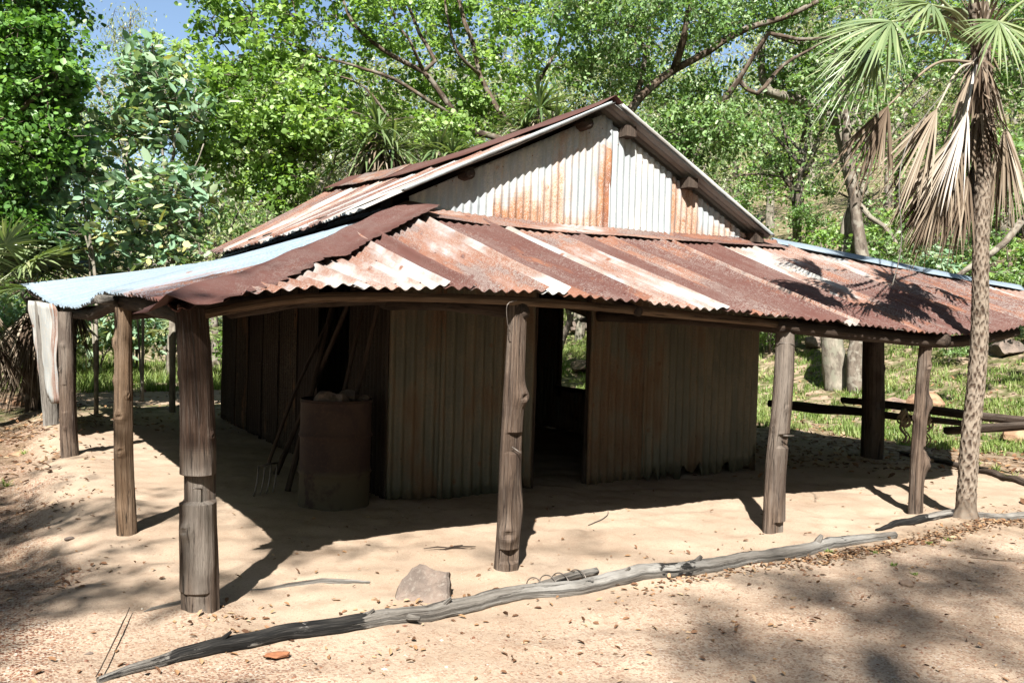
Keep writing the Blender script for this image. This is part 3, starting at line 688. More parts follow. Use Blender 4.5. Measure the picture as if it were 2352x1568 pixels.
post((-1.885, -2.2, pz(-1.88, -2.2)), PT(438, 708, -2.2), .090, .077, [(.0, .16, fa+.25, .72), (.0, .16, fa-.7, .8), (.62, .745, fa+.1, .42), (.62, .745, fa+1.1, .5), (.62, .745, fa-1., .62)], [(.48, fa-.5, .035), (1.25, fa-1, .02), (.66, fa+.9, .02), (.95, fa+1.3, .02)], 1, WOOD, lab='thick corner post, dark brown above and cracked grey below', n=130, grey=lambda t: 1-sstep(.42, .60, t))
post((-.12, -2.2, pz(-.11, -2.2)), PT(1188, 700, -2.2), .073, .055, [(.12, .2, fa+.3, .55), (.78, .90, fa+.5, .45)], [(1.12, fa+.9, .045), (.30, fa+.05, .055)], 2, WOOD, bulge=((1.12, fa+1.2, .08, .3), (.45, fa+1.4, .12, .25), (.25, fa, .1, .12)), lab='knotty post in front of the doorway', n=130, grey=lambda t: .15+.5*sstep(.45, .1, t)+.3*sstep(.7, .9, t))
post((2.18, -2.2, pz(2.18, -2.2)), PT(1803, 748, -2.2), .080, .067, [(.05, .15, fa+.6, .55), (.72, .80, fa+.6, .5)], [(1.0, fa+.3, .02), (.85, fa-.9, .02)], 3, WOOD, lab='grey post with a square notch, wire round its top', grey=.75)
post((3.88, -2.2, pz(3.88, -2.2)), PT(2127, 780, -2.2), .058, .052, [(.62, .66, fa+1.0, .7)], [(1.33, fa+.3, .035), (.52, fa+1.5, .05), (1.02, fa+1.5, .05), (.9, fa-1.3, .03)], 4, WOOD, bulge=((.5, fa+1.4, .10, .55), (1.0, fa+1.4, .08, .35)), lab='slender grey post with lumpy burls on its right side', grey=.9)
q = U(285, 1228, 'x', -2.02); post((-2.02, -.30, zt1(-2.02, -.3)-.05), U(283, 706, 'x', -2.08), .066, .056, [], [(1.35, fa-.9, .035), (.86, fa, .04), (.62, fa+.1, .035), (1.1, fa-1.1, .025), (1.0, fa+.8, .02)], 5, WOODT, lab='tan round post on the left side', grey=.25)
b3 = U(165, 1068, 'z', -.06); t3 = U(149, 716, 'y', b3[1]); post(b3+A3(0, 0, -.06), t3, .085, .07, [(.62, .9, fa+.2, .8)], [(1.3, fa, .025), (1.05, fa-.5, .025), (.45, fa, .02)], 6, WOOD, lab='third post along the left side, beside the hanging sheet')
b4 = U(119, 984, 'z', .02); t4 = U(98, 700, 'y', b4[1]); post(b4+A3(0, 0, -.06), t4+A3(0, 0, .05), .095, .09, [], [], 7, WOODG, sq=.6, lab='grey slab post half hidden by the hanging sheet')
post((6.47, .15, -.08), (6.47, .2, 1.92), .135, .125, [(.7, .8, fa+.5, .8)], [(.4, fa, .04), (1.2, fa+1, .03)], 8, WOODD, lab='thick dark post on the right side carrying the rails')
for x, y in ((6.5, 3.4), (6.5, 5.3), (-2.2, 6.8)): post((x, y, zt1(x, y)-.08), (x, y, 1.72), .09, .08, [], [], int(9+y), WOODD, n=40, seg=20)

# eave poles
mb = MB()
L = [front_bot(np.array([x]))[0]+A3(0, .13, -.045) for x in np.linspace(-2.0, 2.15, 9)]; tube(mb, polyl(L, .08), np.linspace(.024, .030, len(polyl(L, .08))), 14, rough=.08, seed=1, fr=.2)
mb.build('eave_pole', WOODT, hut)['label'] = 'bowed tan pole under the front eave'
mb = MB(); L = [front_bot(np.array([x]))[0]+A3(0, .12, -.06) for x in np.linspace(2.1, 5.2, 7)]; tube(mb, polyl(L, .08), .05, 14, rough=.08, seed=2)
mb.build('eave_pole', WOODD, hut)
mb = MB(); L = [left_bot(np.array([y]))[0]+A3(.10, 0, -.06) for y in np.linspace(-2.2, 6.9, 16)]; tube(mb, polyl(L, .1), .05, 12, rough=.12, seed=3)
mb.build('eave_pole', WOODD, hut)
mb = MB(); tube(mb, polyl([(6.7, -1.2, 1.75), (6.7, 2, 1.68), (6.7, 6.8, 1.68)], .3), .05, 10, rough=.1, seed=4); mb.build('eave_pole', WOODD, hut)
# tie beams from the walls to the post tops
for k, (a, b, r_) in enumerate((((-1.72, -1.98, 1.52), (.0, .05, 1.75), .035), ((-.08, -2.25, 1.58), (-.05, .05, 1.66), .05), ((2.24, -2.27, 1.55), (2.15, .05, 1.62), .055), ((4.0, -2.36, 1.48), (3.7, .05, 1.60), .055), ((-2.12, -.3, 1.50), (0, -.1, 1.7), .05), ((-2.2, 4.0, 1.52), (0, 4.0, 1.75), .05), ((6.7, .2, 1.66), (4.3, .2, 2.0), .05))):
    mb = MB(); tube(mb, polyl([a, (np.array(a)+np.array(b))/2+A3(0, 0, .02), b], .15), r_, 12, rough=.1, seed=20+k); mb.build('tie_beam', WOODD, hut)
# short block on the left post
mb = MB(); c = U(262, 690, 'x', -2.14); tube(mb, [c+A3(-.1, -.12, 0), c+A3(.1, .30, .0)], .032, 10, rough=.1, seed=31); mb.build('pole_stub', WOODG, hut)
# battens under the verandah
for x in (.8, 2.9):
    mb = MB(); a = front_top(np.array([x]))[0]+A3(0, 0, -.07); b = front_bot(np.array([x]))[0]+A3(0, .1, -.06); tube(mb, [a, b], .035, 8, rough=.1, seed=33); mb.build('rafter', WOODD, hut)

# hanging iron sheet on the left side
mb = MB(); ya, yb = 4.35, 6.4
ta = U(130, 699, 'y', ya); tb = U(66, 690, 'y', yb); ba = U(137, 925, 'y', ya+.05); bb = U(92, 868, 'y', yb)
hs = interp([(0, *tb), (1.9, *ta)]); hb_ = interp([(0, *bb), (.7, *(bb*.72+ba*.28+A3(0, 0, -.02))), (1.2, *(bb*.35+ba*.65+A3(0, 0, -.12))), (1.9, *(ba+A3(0, 0, -.0)))])
corr(mb, hs, hb_, 0, 1.9, A3(-1, -.2, 0), lambda u, v: .22+.12*np.sin(u*17)+.3*(u > .9), 190, amp=.014, pitch=.10, rows=16, rag=.015, wav=.02)
thick(mb.build('hanging_sheet', IRON, hut), .002)['label'] = 'whitish iron sheet hung vertically between two left posts'

# bits of wire on the roof and posts
def wirebit(pts, r=.002): mb = MB(); tube(mb, polyl(pts, .02), r, 5); return mb
wirebit([U(1187, 690, 'y', -2.3), U(1165, 700, 'y', -2.31), U(1166, 745, 'y', -2.29), U(1172, 762, 'y', -2.28)], .0025).build('tie_wire', WIRE, hut)
mb = MB(); a = np.linspace(0, 2*PI, 24); c = PT(1801, 790, -2.2); tube(mb, np.stack([c[0]+.078*np.cos(a), -2.2+.078*np.sin(a), c[2]+.01*np.sin(a*2)], -1), .003, 5); mb.build('tie_wire', WIRE, hut)
q = U(362, 625, 'x', -1.62); mb = MB(); a = np.linspace(0, 9, 30); tube(mb, np.stack([q[0]+.02*a*np.cos(a*.3)-.05, q[1]+.012*a*np.sin(a*.5)-.05, q[2]+.06+.012*np.sin(a*2.)], -1), .003, 5); mb.build('tie_wire', WIRE, hut)
# nails in notches
for c, d in ((PT(458, 1122, -2.28), A3(-.05, -.07, .02)), (PT(1806, 1000, -2.28), A3(.08, -.03, .0)), (PT(1182, 1030, -2.27), A3(.03, -.05, -.03))):
    mb = MB(); tube(mb, [c-d*.3, c+d*.7], .004, 6); mb.build('nail', WIRE, hut)

# ================================================================== objects round the hut
# drum
dx, dy, dr, dh = -.42, .10, .285, .86
drum = thing('oil_drum', 'dark rusty steel drum standing at the corner of the hut', 'drum', (dx, dy, zt1(dx, dy)))
mb = MB(); prof = [(dr-.02, .02), (dr, .0), (dr+.004, .012), (dr, .025)]+[(dr, z) for z in np.linspace(.05, .26, 5)]+[(dr+.006, .272), (dr+.014, .285), (dr+.006, .298)]+[(dr, z) for z in np.linspace(.32, .56, 5)]+[(dr+.006, .572), (dr+.014, .585), (dr+.006, .598)]+[(dr, z) for z in np.linspace(.62, .84, 5)]+[(dr+.004, .848), (dr+.007, .86), (dr-.004, .868), (dr-.008, .85), (dr-.01, .6)]
z0 = zt1(dx, dy); pr = np.array(prof); seg = 64; th = np.arange(seg)*2*PI/seg
rr = pr[:, 0][:, None]*(1+.008*np.sin(th*3+1)[None]*np.sin(pr[:, 1]*7)[:, None])
V = np.stack([dx+rr*np.cos(th)[None], dy+rr*np.sin(th)[None], z0-.01+pr[:, 1][:, None]+rr*0], -1)
suv = np.stack(np.broadcast_arrays(np.cos(th)[None]*.4+np.sin(th)[None]*.3, pr[:, 1][:, None], np.sin(th)[None]*.4), -1)
i = np.arange(len(pr)-1)[:, None]*seg; j = np.arange(seg)[None]; j2 = (j+1) % seg
mb.add(V.reshape(-1, 3), np.stack([i+j, i+j2, i+seg+j2, i+seg+j], -1).reshape(-1, 4), .5, suv.reshape(-1, 3)); mb.build('barrel', DRUM, drum)
mb = MB(); a = np.linspace(0, 2*PI, 48); tube(mb, np.stack([dx+(dr-.002)*np.cos(a), dy+(dr-.002)*np.sin(a), z0+dh+a*0], -1), .008, 8); mb.build('rim', DRUM, drum)
mb = MB(); a = np.arange(32)*2*PI/32; V = np.concatenate([np.stack([dx+(dr-.012)*np.cos(a), dy+(dr-.012)*np.sin(a), z0+.76+a*0], -1), [[dx, dy, z0+.80]]]); mb.add(V, np.stack([np.arange(32), (np.arange(32)+1) % 32, np.full(32, 32)], -1)); mb.build('earth_fill', BARKCHIP, drum)
for k, (ox, oy, sx, sy, sz, lab) in enumerate(((-.12, -.13, .12, .09, .07, 'broad speckled stone at the left of the drum top'), (-.02, -.17, .08, .06, .055, 'small pointed stone in the middle of the drum top'), (.09, -.02, .13, .09, .07, 'broad dark grey stone at the right of the drum top'), (.19, -.06, .08, .07, .04, 'flat pale stone at the right rim of the drum'))):
    mb = MB(); c = A3(dx+ox, dy+oy, z0+.85+sz*.35); rock(mb, c, (sx, sy, sz), 300+k, 3, ang=k*.7); tag(mb.build('stone', ROCKG, loc=c, smooth=False), lab, 'stone', 'stones heaped on the drum')

# poles and fork leaning in the dark corner
pg = 'poles leaning in the dark corner behind the drum'
for k, (pb, ptp, r_, lab) in enumerate((((-.62, .75, 0), (-.05, 1.25, 1.86), .028, 'thick crooked pole leaning behind the left of the drum'), ((-.50, 1.6, 0), (-.06, .55, 1.95), .026, 'pole leaning the other way, its pale top near the eave'), ((-.33, .70, 0), (-.05, .42, 1.85), .022, 'thin straight pole rising behind the middle of the drum'), ((-.28, .55, 0), (-.04, .02, 1.95), .024, 'long pole leaning right above the stones on the drum'))):
    mb = MB(); L = polyl([pb, (np.array(pb)+np.array(ptp))/2+A3(.01, .02, 0), ptp], .08); tube(mb, L, np.linspace(r_, r_*.8, len(L)), 8, rough=.12, seed=k+40, fr=.3); tag(mb.build('pole', WOODD, loc=pb), lab, 'pole', pg)
fo = thing('garden_fork', 'old digging fork resting against the poles left of the drum', 'fork', (-.80, .75, 0))
mb = MB(); tube(mb, polyl([(-.80, .72, .27), (-.5, .95, .9), (-.12, 1.2, 1.55)], .1), .016, 8, rough=.05); mb.build('handle', WOODD, fo)
mb = MB(); tube(mb, [(-.90, .66, .25), (-.71, .78, .25)], .010, 6)
for k in range(4): a = A3(-.90, .66, .25)*(1-k/3)+A3(-.71, .78, .25)*k/3; tube(mb, polyl([a, a+A3(-.02, -.04, -.12), a+A3(-.05, -.06, -.245)], .05), [.007]*len(polyl([a, a+A3(-.02, -.04, -.12), a+A3(-.05, -.06, -.245)], .05)), 6)
mb.build('tines', WIRE, fo)

# rock in front, log border, sticks
mb = MB(); rk = U(965, 1372, 'z', 0.)
import bmesh
def slabrock(name, c, pts2, thick_, mat, lab, yaw, tilt, seed):
    # a slab with a drawn outline (x,z) leaning back
    p = np.array(pts2, float); n = len(p); L = []
    for i in range(n):
        a, b = p[i], p[(i+1) % n]
        for t in (0, .33, .66): q_ = a*(1-t)+b*t; L.append(q_)
    p = np.array(L); p = p+.006*np.stack([nz(np.stack([p[:, 0]*9, p[:, 1]*9, p[:, 0]*0+seed], -1), 3, 1), nz(np.stack([p[:, 0]*9, p[:, 1]*9, p[:, 0]*0+seed], -1), 3, 2)], -1)
    n = len(p); ctr = p.mean(0); rings = []
    for f, d in ((.0, 0.), (.5, .004), (.85, -.002), (.97, .010), (1.0, .03), (1.05, thick_*.6), (.95, thick_)):
        rings.append(np.stack([ctr[0]+(p[:, 0]-ctr[0])*f, np.full(n, d)+(.006*nz(np.stack([p[:, 0]*f, p[:, 1]*f, p[:, 0]*0+seed], -1), 22, 3) if 0 < f < 1 else 0), ctr[1]+(p[:, 1]-ctr[1])*f], -1))
    V = np.array(rings); ct, st = math.cos(tilt), math.sin(tilt)
    y = V[..., 1]*ct+V[..., 2]*st; z = -V[..., 1]*st+V[..., 2]*ct; V = np.stack([V[..., 0], y, z], -1)@rotz(yaw).T+c
    mb = MB(); m = len(rings); i = np.arange(m-1)[:, None]*n; j = np.arange(n)[None]; j2 = (j+1) % n
    mb.add(V.reshape(-1, 3), [np.stack([i+j, i+j2, i+n+j2, i+n+j], -1).reshape(-1, 4), ((m-1)*n+np.arange(n))[None, :]], .5, V.reshape(-1, 3))
    return tag(mb.build(name, mat, loc=c, smooth=False), lab, 'rock')
slabrock('rock', U(968, 1385, 'z', 0)+A3(0, 0, -.02), [(-.16, 0), (-.13, .12), (-.06, .21), (-.02, .235), (.07, .20), (.145, .19), (.155, .10), (.15, .02), (.10, -.01), (0, .0)], .14, ROCKG, 'flat-faced grey-brown rock leaning on the sand behind the border log', -.45, .50, 5)

def ground_log(name, px, rads, mat, lab, cat, seed, sink=.35, seg=18, branch=(), zadd=0., group=None, rough=.09, char=None):
    L = []
    for (a, b) in px:
        q_ = U(a, b, 'z', 0.02) if not isinstance(a, np.ndarray) else a; L.append(q_)
    L = polyl(np.array(L), .04); r_ = np.interp(np.linspace(0, 1, len(L)), np.linspace(0, 1, len(rads)), rads)
    L[:, 2] = zt(L[:, 0], L[:, 1])+r_*(1-sink)+zadd
    L[:, :2] += .006*np.stack([nz(L*A3(1, 1, 0), 2.5, 3), nz(L*A3(1, 1, 0), 2.5, 4)], -1)
    mb = MB(); tube(mb, L, r_, seg, rough=rough, seed=seed, fr=.9, ru=.04)
    acc = np.linspace(0, 1, len(L))
    for (t, ang, ln, rr_) in branch:
        i_ = int(t*(len(L)-1)); d = L[min(i_+1, len(L)-1)]-L[max(i_-1, 0)]; d = unit(d); s_ = unit(np.cross(d, A3(0, 0, 1)))*math.cos(ang)+A3(0, 0, 1)*math.sin(ang)
        tube(mb, np.array([L[i_], L[i_]+s_*ln*.6+d*.02, L[i_]+s_*ln+d*.05]), [rr_*1.3, rr_, rr_*.6], 8, rough=.1, fr=.9)
    loc = L[0].copy(); o = mb.build(name, mat, loc=loc)
    if char is not None:
        me = o.data; n = len(me.vertices); co_ = np.empty(n*3, np.float32); me.vertices.foreach_get('co', co_); co_ = co_.reshape(-1, 3)+loc
        x = np.array(char); v = np.interp(co_[:, 0], x[:, 0], x[:, 1]); a_ = me.attributes.new('suv2', 'FLOAT', 'POINT'); a_.data.foreach_set('value', v.astype(np.float32))
    return tag(o, lab, cat, group)
cx = lambda px, py: U(px, py, 'z', 0)[0]
lg = ground_log('border_log', ((222, 1556), (340, 1522), (480, 1490), (640, 1462), (800, 1440), (980, 1408), (1180, 1368), (1300, 1350), (1440, 1330), (1580, 1308), (1700, 1292), (1830, 1268), (1960, 1240), (2055, 1226)), [.014, .034, .040, .043, .046, .045, .044, .048, .050, .043, .045, .043, .038, .026], WOODC, 'long silver and charred log edging the verandah floor', 'log', 3,
    branch=((.30, 1.2, .07, .014), (.22, 1.3, .06, .012), (.10, 1.4, .06, .012), (.62, 1.4, .07, .02), (.83, 1.4, .08, .022), (.52, 1.3, .06, .014), (.26, 0.1, .09, .016)),
    char=((cx(215, 1560), -.1), (cx(340, 1522), -.02), (cx(400, 1508), .05), (cx(470, 1495), .25), (cx(740, 1450), .22), (cx(880, 1428), -.3), (cx(1000, 1400), -.22), (cx(1480, 1324), -.2), (cx(1510, 1320), .0), (cx(1560, 1310), .0), (cx(1620, 1308), -.22), (5, -.25)))
ground_log('lashed_pole', ((1165, 1371), (1230, 1353), (1300, 1334), (1370, 1318)), [.014, .022, .024, .022], WOODC, 'short split pole wired onto the middle of the long log', 'log', 5, zadd=.022, sink=.0,
    char=((-.3, -.2), (.1, -.05), (.3, -.02)))
for k, px in enumerate((1232, 1262, 1290, 1330)):
    q_ = U(px, 1360-(px-1232)*.2, 'z', .0); mb = MB(); a = np.linspace(0, 2*PI, 28); d = unit(A3(.97, .05, 0)); e = A3(-.05, .97, 0)
    tube(mb, q_+A3(0, .03, .025)+e*(.072*np.cos(a))[:, None]+A3(0, 0, 1)*(.047*np.sin(a))[:, None]+d*(.02*np.sin(a*.5))[:, None], .0035, 6)
    tag(mb.build('wire_loop', WIRE, loc=q_), ['leftmost rusty wire loop binding the short pole to the log', 'second rusty wire loop from the left on the log', 'third rusty wire loop from the left on the log', 'rightmost rusty wire loop near the end of the short pole'][k], 'wire', 'wire loops round the log')
ground_log('border_log', ((2012, 1214), (2060, 1202), (2130, 1194), (2200, 1190)), [.012, .03, .034, .034], WOODC, 'short blackened log ending at the palm trunk', 'log', 7, char=((0, .3), (cx(2080, 1200), .3), (cx(2120, 1195), -.02), (9, .1)))
ground_log('border_log', ((2232, 1192), (2290, 1186), (2360, 1180), (2480, 1176)), [.03, .034, .032, .03], WOODG, 'pale brown log running right from the palm trunk', 'log', 9, sink=.6)
ground_log('border_log', ((2070, 1040), (2200, 1068), (2300, 1095), (2420, 1130)), [.03, .035, .04, .04], WOODD, 'dark thin log along the grass edge beyond the palm', 'log', 11)
ground_log('root', ((575, 1344), (640, 1338), (700, 1331), (760, 1329), (850, 1332)), [.004, .014, .016, .017, .008], WOODG, 'thin pale root half buried in the sand left of the rock', 'root', 13, sink=.6, seg=8)
ground_log('root', ((330, 1405), (370, 1392), (420, 1376)), [.005, .012, .014], WOODG, 'short pale root beside the foot of the corner post', 'root', 14, sink=.6, seg=8)
ground_log('twig', ((218, 1560), (250, 1500), (275, 1455), (296, 1410)), [.003, .003, .004, .002], WOODD, 'dark thin twig crossing the tip of the long log', 'twig', 15, sink=-.5, seg=6, zadd=.03, rough=.02)
ground_log('twig', ((1352, 1200), (1372, 1193), (1392, 1182), (1398, 1166)), [.003, .004, .004, .002], WOODG, 'small forked twig on the sand before the doorway', 'twig', 16, sink=0, seg=6, zadd=.004, rough=.02)
ground_log('twig', ((2225, 1274), (2290, 1277), (2330, 1280)), [.003, .004, .003], WOODT, 'straight straw coloured twig on the sand at right', 'twig', 17, sink=0, seg=6, rough=.02)
def chips(name, px, py, n, L, W, mat, lab, cat, seed):
    r = np.random.default_rng(seed); c = U(px, py, 'z', 0); mb = MB()
    for k in range(n):
        o = A3(r.normal(0, L*.22), r.normal(0, W*.6), 0.008+.010*k/n*2); a = r.normal(-.1, .25); l = L*r.uniform(.5, 1); rr = rotz(a)
        tube(mb, (np.array([[-l/2, 0, 0], [0, r.normal(0, .01), .008], [l/2, 0, 0]])@rr.T)+c+o, [.004, W*.28, .004], 6, rough=.2, seed=k, squash=.5, fr=r.uniform(0, 1))
    return tag(mb.build(name, mat, loc=c), lab, cat)
chips('bark_piece', 1047, 1264, 7, .20, .035, WOODD, 'splintered dark bark piece on the sand left of the knotty post', 'bark', 3)
mb = MB(); c = U(640, 1506, 'z', .01); rock(mb, c+A3(0, 0, .006), (.07, .035, .010), 41, 3, ang=-.4); tag(mb.build('bark_flake', ORANGEB, loc=c, smooth=False), 'flat orange bark flake in front of the charred log', 'bark')
# small stones
smalls = [(204, 1494, .022, ROCKG, 'small whitish stone on the sand at lower left'), (160, 1250, .035, ROCKG, 'pale angular stone on the gravel at left'), (2080, 1343, .06, ROCKB, 'flat buried brown stone in the lower right shade'), (1560, 1330, .022, ROCKO, 'orange pebble just below the long log'), (1578, 1352, .02, ROCKO, 'small round orange pebble below the long log, further right'),
          (860, 1383, .02, ROCKO, 'small orange stone left under the leaning rock'), (1700, 1438, .02, ROCKB, 'lone brown pebble in the lower right sand'), (2080, 1380, .03, ROCKB, 'brown stone below the flat buried stone'), (1975, 1332, .025, ROCKO, 'tan stone left of the flat buried stone'), (40, 1030, .10, ROCKO, 'orange stone on the leaf litter at far left'), (130, 1065, .07, ROCKO, 'tan stone beside the foot of the third left post'), (470, 1420, .028, ROCKB, 'brown clod at the foot of the corner post'), (600, 1395, .02, ROCKO, 'small orange leaf-shaped stone right of the corner post')]
for k, (px, py, s_, m_, lab) in enumerate(smalls):
    c = U(px, py, 'z', -.05 if px < 200 and py < 1300 else 0.); c[2] = zt1(c[0], c[1]); mb = MB(); rock(mb, c+A3(0, 0, s_*.15), (s_, s_*.7, s_*.45), 60+k, 3); tag(mb.build('stone', m_, loc=c, smooth=False), lab, 'stone')
def onhill(px, py, d0=5, d1=60):                       # where the line of sight meets the ground
    t = np.linspace(d0, d1, 1500); q_ = CO+ray(px, py)*t[:, None]; k = np.argmax(q_[:, 2] < zt(q_[:, 0], q_[:, 1])); return q_[k] if k > 0 else q_[-1]
bl = [(57, 905, .42, .22, ROCKO, 'rounded brown boulder under the shaggy palm at far left', 12.5), (2065, 925, .30, .22, ROCKB, 'left boulder of the pair behind the rails'), (2130, 925, .42, .28, ROCKO, 'right boulder of the pair behind the rails'), (2330, 1000, .30, .2, ROCKO, 'tan boulder under the rails at the right edge'), (1870, 785, .4, .35, ROCKG, 'grey boulder left of the thick trunk on the slope'), (2310, 800, .5, .3, ROCKG, 'grey boulder on the grassy slope right of the palm'), (1335, 745, .8, .4, ROCKG, 'grey boulder seen through the window hole'), (1340, 838, .6, .3, ROCKB, 'low brown rock seen through the window hole'), (1800, 905, .25, .16, ROCKO, 'flat orange rock on the slope by the trunk'), (2290, 700, .6, .35, ROCKG, 'dark boulder high on the slope at right'), (2320, 620, .9, .4, ROCKB, 'brown ledge rock on the upper slope at right'), (2050, 760, .4, .3, ROCKG, 'mossy boulder on the slope between the posts')]
for k, b in enumerate(bl):
    c = onhill(b[0], b[1]+12) if len(b) == 6 else U(b[0], b[1], 'y', b[6]-3); c[2] = zt1(c[0], c[1]); mb = MB(); rock(mb, c+A3(0, 0, b[3]*.3), (b[2], b[2]*.7, b[3]*.7), 80+k, 3, ang=-.5+.2*k); tag(mb.build('boulder', b[4], loc=c, smooth=False), b[5], 'boulder')
mb = MB(); c = U(40, 925, 'z', .0); c[2] = zt1(c[0], c[1])

# rails
def rail(p, rr_, lab, seed):
    L = polyl(np.array(p), .12); r_ = np.interp(np.linspace(0, 1, len(L)), np.linspace(0, 1, len(rr_)), rr_); mb = MB(); tube(mb, L, r_, 14, rough=.12, seed=seed, fr=.7, ru=.06); tag(mb.build('rail', WOODD, loc=L[0]), lab, 'rail', 'log rails on the right side')
rail([U(1768, 926, 'x', 6.62), U(1870, 938, 'x', 6.62), U(1973, 945, 'x', 6.63), U(2081, 958, 'x', 6.64), U(2235, 974, 'x', 6.66)], [.05, .07, .05, .036, .034], 'dark rail starting left of the thick post, lower at the right', 51)
rail([U(1935, 918, 'x', 6.78), U(2050, 930, 'x', 6.76), U(2222, 952, 'x', 6.78), U(2360, 966, 'x', 6.8), U(2600, 985, 'x', 6.8)], [.04, .05, .05, .045, .04], 'upper dark rail passing behind the palm trunk', 52)
rail([U(2172, 989, 'x', 6.45), U(2260, 984, 'x', 6.45), U(2360, 978, 'x', 6.45), U(2600, 968, 'x', 6.45)], [.045, .045, .05, .05], 'grey squared rail starting just left of the palm trunk', 53)
for k, (px, py, lab) in enumerate(((2076, 958, 'frayed rope end hanging left of the burled post'), (2132, 962, 'knotted rope loops hanging right of the burled post'), (2002, 915, 'bit of rope tied on the thick dark post'))):
    c = U(px, py, 'x', 6.56); mb = MB(); r = np.random.default_rng(k+5)
    for q_ in range(4 if k < 2 else 2):
        a = np.linspace(0, 2*PI, 20); o = r.normal(0, .03, 3); tube(mb, np.stack([c[0]+o[0]+.07*np.cos(a), c[1]+o[1]+.02*np.sin(a*2), c[2]+o[2]+.08*np.sin(a)], -1), .012, 6)
    if k < 2:
        for q_ in range(3): o = r.normal(0, .05, 3); tube(mb, polyl([c+A3(0, o[0], 0), c+A3(-.05, o[0]+.05, -.12), c+A3(-.04, o[0]-.03, -.22), c+A3(-.05, o[0], -.30)], .04), .010, 6)
    tag(mb.build('rope', ROPE, loc=c), lab, 'rope')

# ================================================================== FLORA
def blade(mb, hub, t, nrm, L, w, droop, val, taper=1., nseg=6, fold=.25, start=0.):
    """one strap leaf from hub along t, bending towards gravity"""
    s = np.linspace(start, 1, nseg+1); t = unit(t); b = unit(np.cross(nrm, t))
    c = hub+t*(L*s)[:, None]+A3(0, 0, -1)*(droop*L*s**2)[:, None]
    ww = w*np.clip(np.minimum(s*6+.25, (1-s)*2.2*taper+.05), 0, 1); n2 = unit(nrm)
    V = np.stack([c+b*ww[:, None]*.5+n2*(ww*fold)[:, None], c, c-b*ww[:, None]*.5+n2*(ww*fold)[:, None]], 1).reshape(-1, 3)
    i = np.arange(nseg)[:, None]*3+np.arange(2)[None]; mb.add(V, np.stack([i, i+1, i+4, i+3], -1).reshape(-1, 4), val)
def fan(mb, hub, axis_, nrm, L, spread, n, droop, seed, val=.5, w=None, jitter=.08, lvar=.08, drv=.1, tipdroop=0.):
    r = np.random.default_rng(seed); axis_ = unit(np.asarray(axis_, float)); nrm = np.asarray(nrm, float); nrm = unit(nrm-axis_*(nrm@axis_)); side = np.cross(nrm, axis_)
    w = w or L*spread/n*.62
    for k in range(n):
        a = (k/(n-1)-.5)*spread+r.normal(0, jitter*.25); t = axis_*math.cos(a)+side*math.sin(a)+nrm*r.normal(0, jitter)
        blade(mb, hub, t, nrm, L*(1-.18*(abs(a)/(spread/2+.01))**2)*(1+r.normal(0, lvar)), w, max(0, droop+r.normal(0, drv)), float(np.clip(val+r.normal(0, .17), 0, 1)))
def frond(par, foot, hub, axis_, nrm, L, spread, n, droop, seed, mat, val, pm=None, pr=.012, name='frond', lab=None, jitter=.08, lvar=.08, drv=.08, w=None, sagp=.08):
    mb = MB(); foot = np.asarray(foot, float); hub = np.asarray(hub, float); m = (foot+hub)/2+A3(0, 0, sagp*np.linalg.norm(hub-foot))
    Lp = polyl([foot, m, hub], .08); tube(mb, Lp, np.linspace(pr*1.3, pr*.6, len(Lp)), 6, fr=float(np.clip(val+.25, 0, 1)))
    fan(mb, hub, axis_, nrm, L, spread, n, droop, seed, val, w, jitter, lvar, drv)
    o = mb.build(name, mat, par)
    if lab: o['label'] = lab
    return o

# ---- the fan palm at the right
TC = [U(px, py, 'y', -2.55) for px, py in ((2217, 1202), (2221, 1120), (2229, 1000), (2242, 880), (2250, 760), (2252, 620), (2254, 500), (2258, 380), (2262, 260), (2256, 160), (2250, 80), (2247, 10))]
TC[0][2] = zt1(TC[0][0], TC[0][1])-.05
palm = thing('fan_palm', 'tall fan palm with scaly trunk and hanging dead fronds at the right corner post', 'palm', tuple(TC[0]))
L = polyl(np.array(TC), .012); n = len(L); seg = 60; th = np.arange(seg)*2*PI/seg
acc = np.concatenate([[0], np.cumsum(np.linalg.norm(np.diff(L, axis=0), axis=1))])
t_, N_, B_ = frames(L); r0 = np.interp(acc, [0, .04, .12, .3, 1, 2, 3, 3.6, 4], [.16, .11, .078, .069, .066, .060, .057, .065, .07])
hs_ = .052; rows = acc/hs_; ph = th/(2*PI)*9
rr = np.zeros((n, seg))
row = rows[:, None]+.0*ph[None]; wob = np.stack(np.broadcast_arrays(np.cos(th)[None]*1., np.sin(th)[None]*1., acc[:, None]*3.), -1); row = row+.55*nz(wob, 2., 1); ph = ph[None]+.35*nz(wob, 1.6, 2)
for kk in (0, 1):                                   # two interleaved sets of scales
    a = (ph+kk*.5) % 1-.5; b = (row*.5+kk*.5+.10*np.sin(3*th)[None]) % 1
    edge = b-(.18+1.2*np.abs(a)**1.6)
    rr = np.maximum(rr, np.where(edge > 0, np.clip(1-edge*1.25, 0, 1)*np.clip(edge*9, 0, 1), 0))
rr = r0[:, None]*(1+.20*(rr-.4)*sstep(.08, .3, acc)[:, None]+.03*nz(np.stack(np.broadcast_arrays(np.cos(th)[None], np.sin(th)[None], acc[:, None]*6), -1), 2, 3))
V = L[:, None]+(np.cos(th)[None, :, None]*N_[:, None]+np.sin(th)[None, :, None]*B_[:, None])*rr[..., None]
i = np.arange(n-1)[:, None]*seg; j = np.arange(seg)[None]; j2 = (j+1) % seg
sc01 = ((rr/r0[:, None])-.9)/.2
suv = np.stack(np.broadcast_arrays(th[None]*.5, acc[:, None], sc01), -1)
mb = MB(); mb.add(V.reshape(-1, 3), np.stack([i+j, i+j2, i+seg+j2, i+seg+j], -1).reshape(-1, 4), .5, suv.reshape(-1, 3))
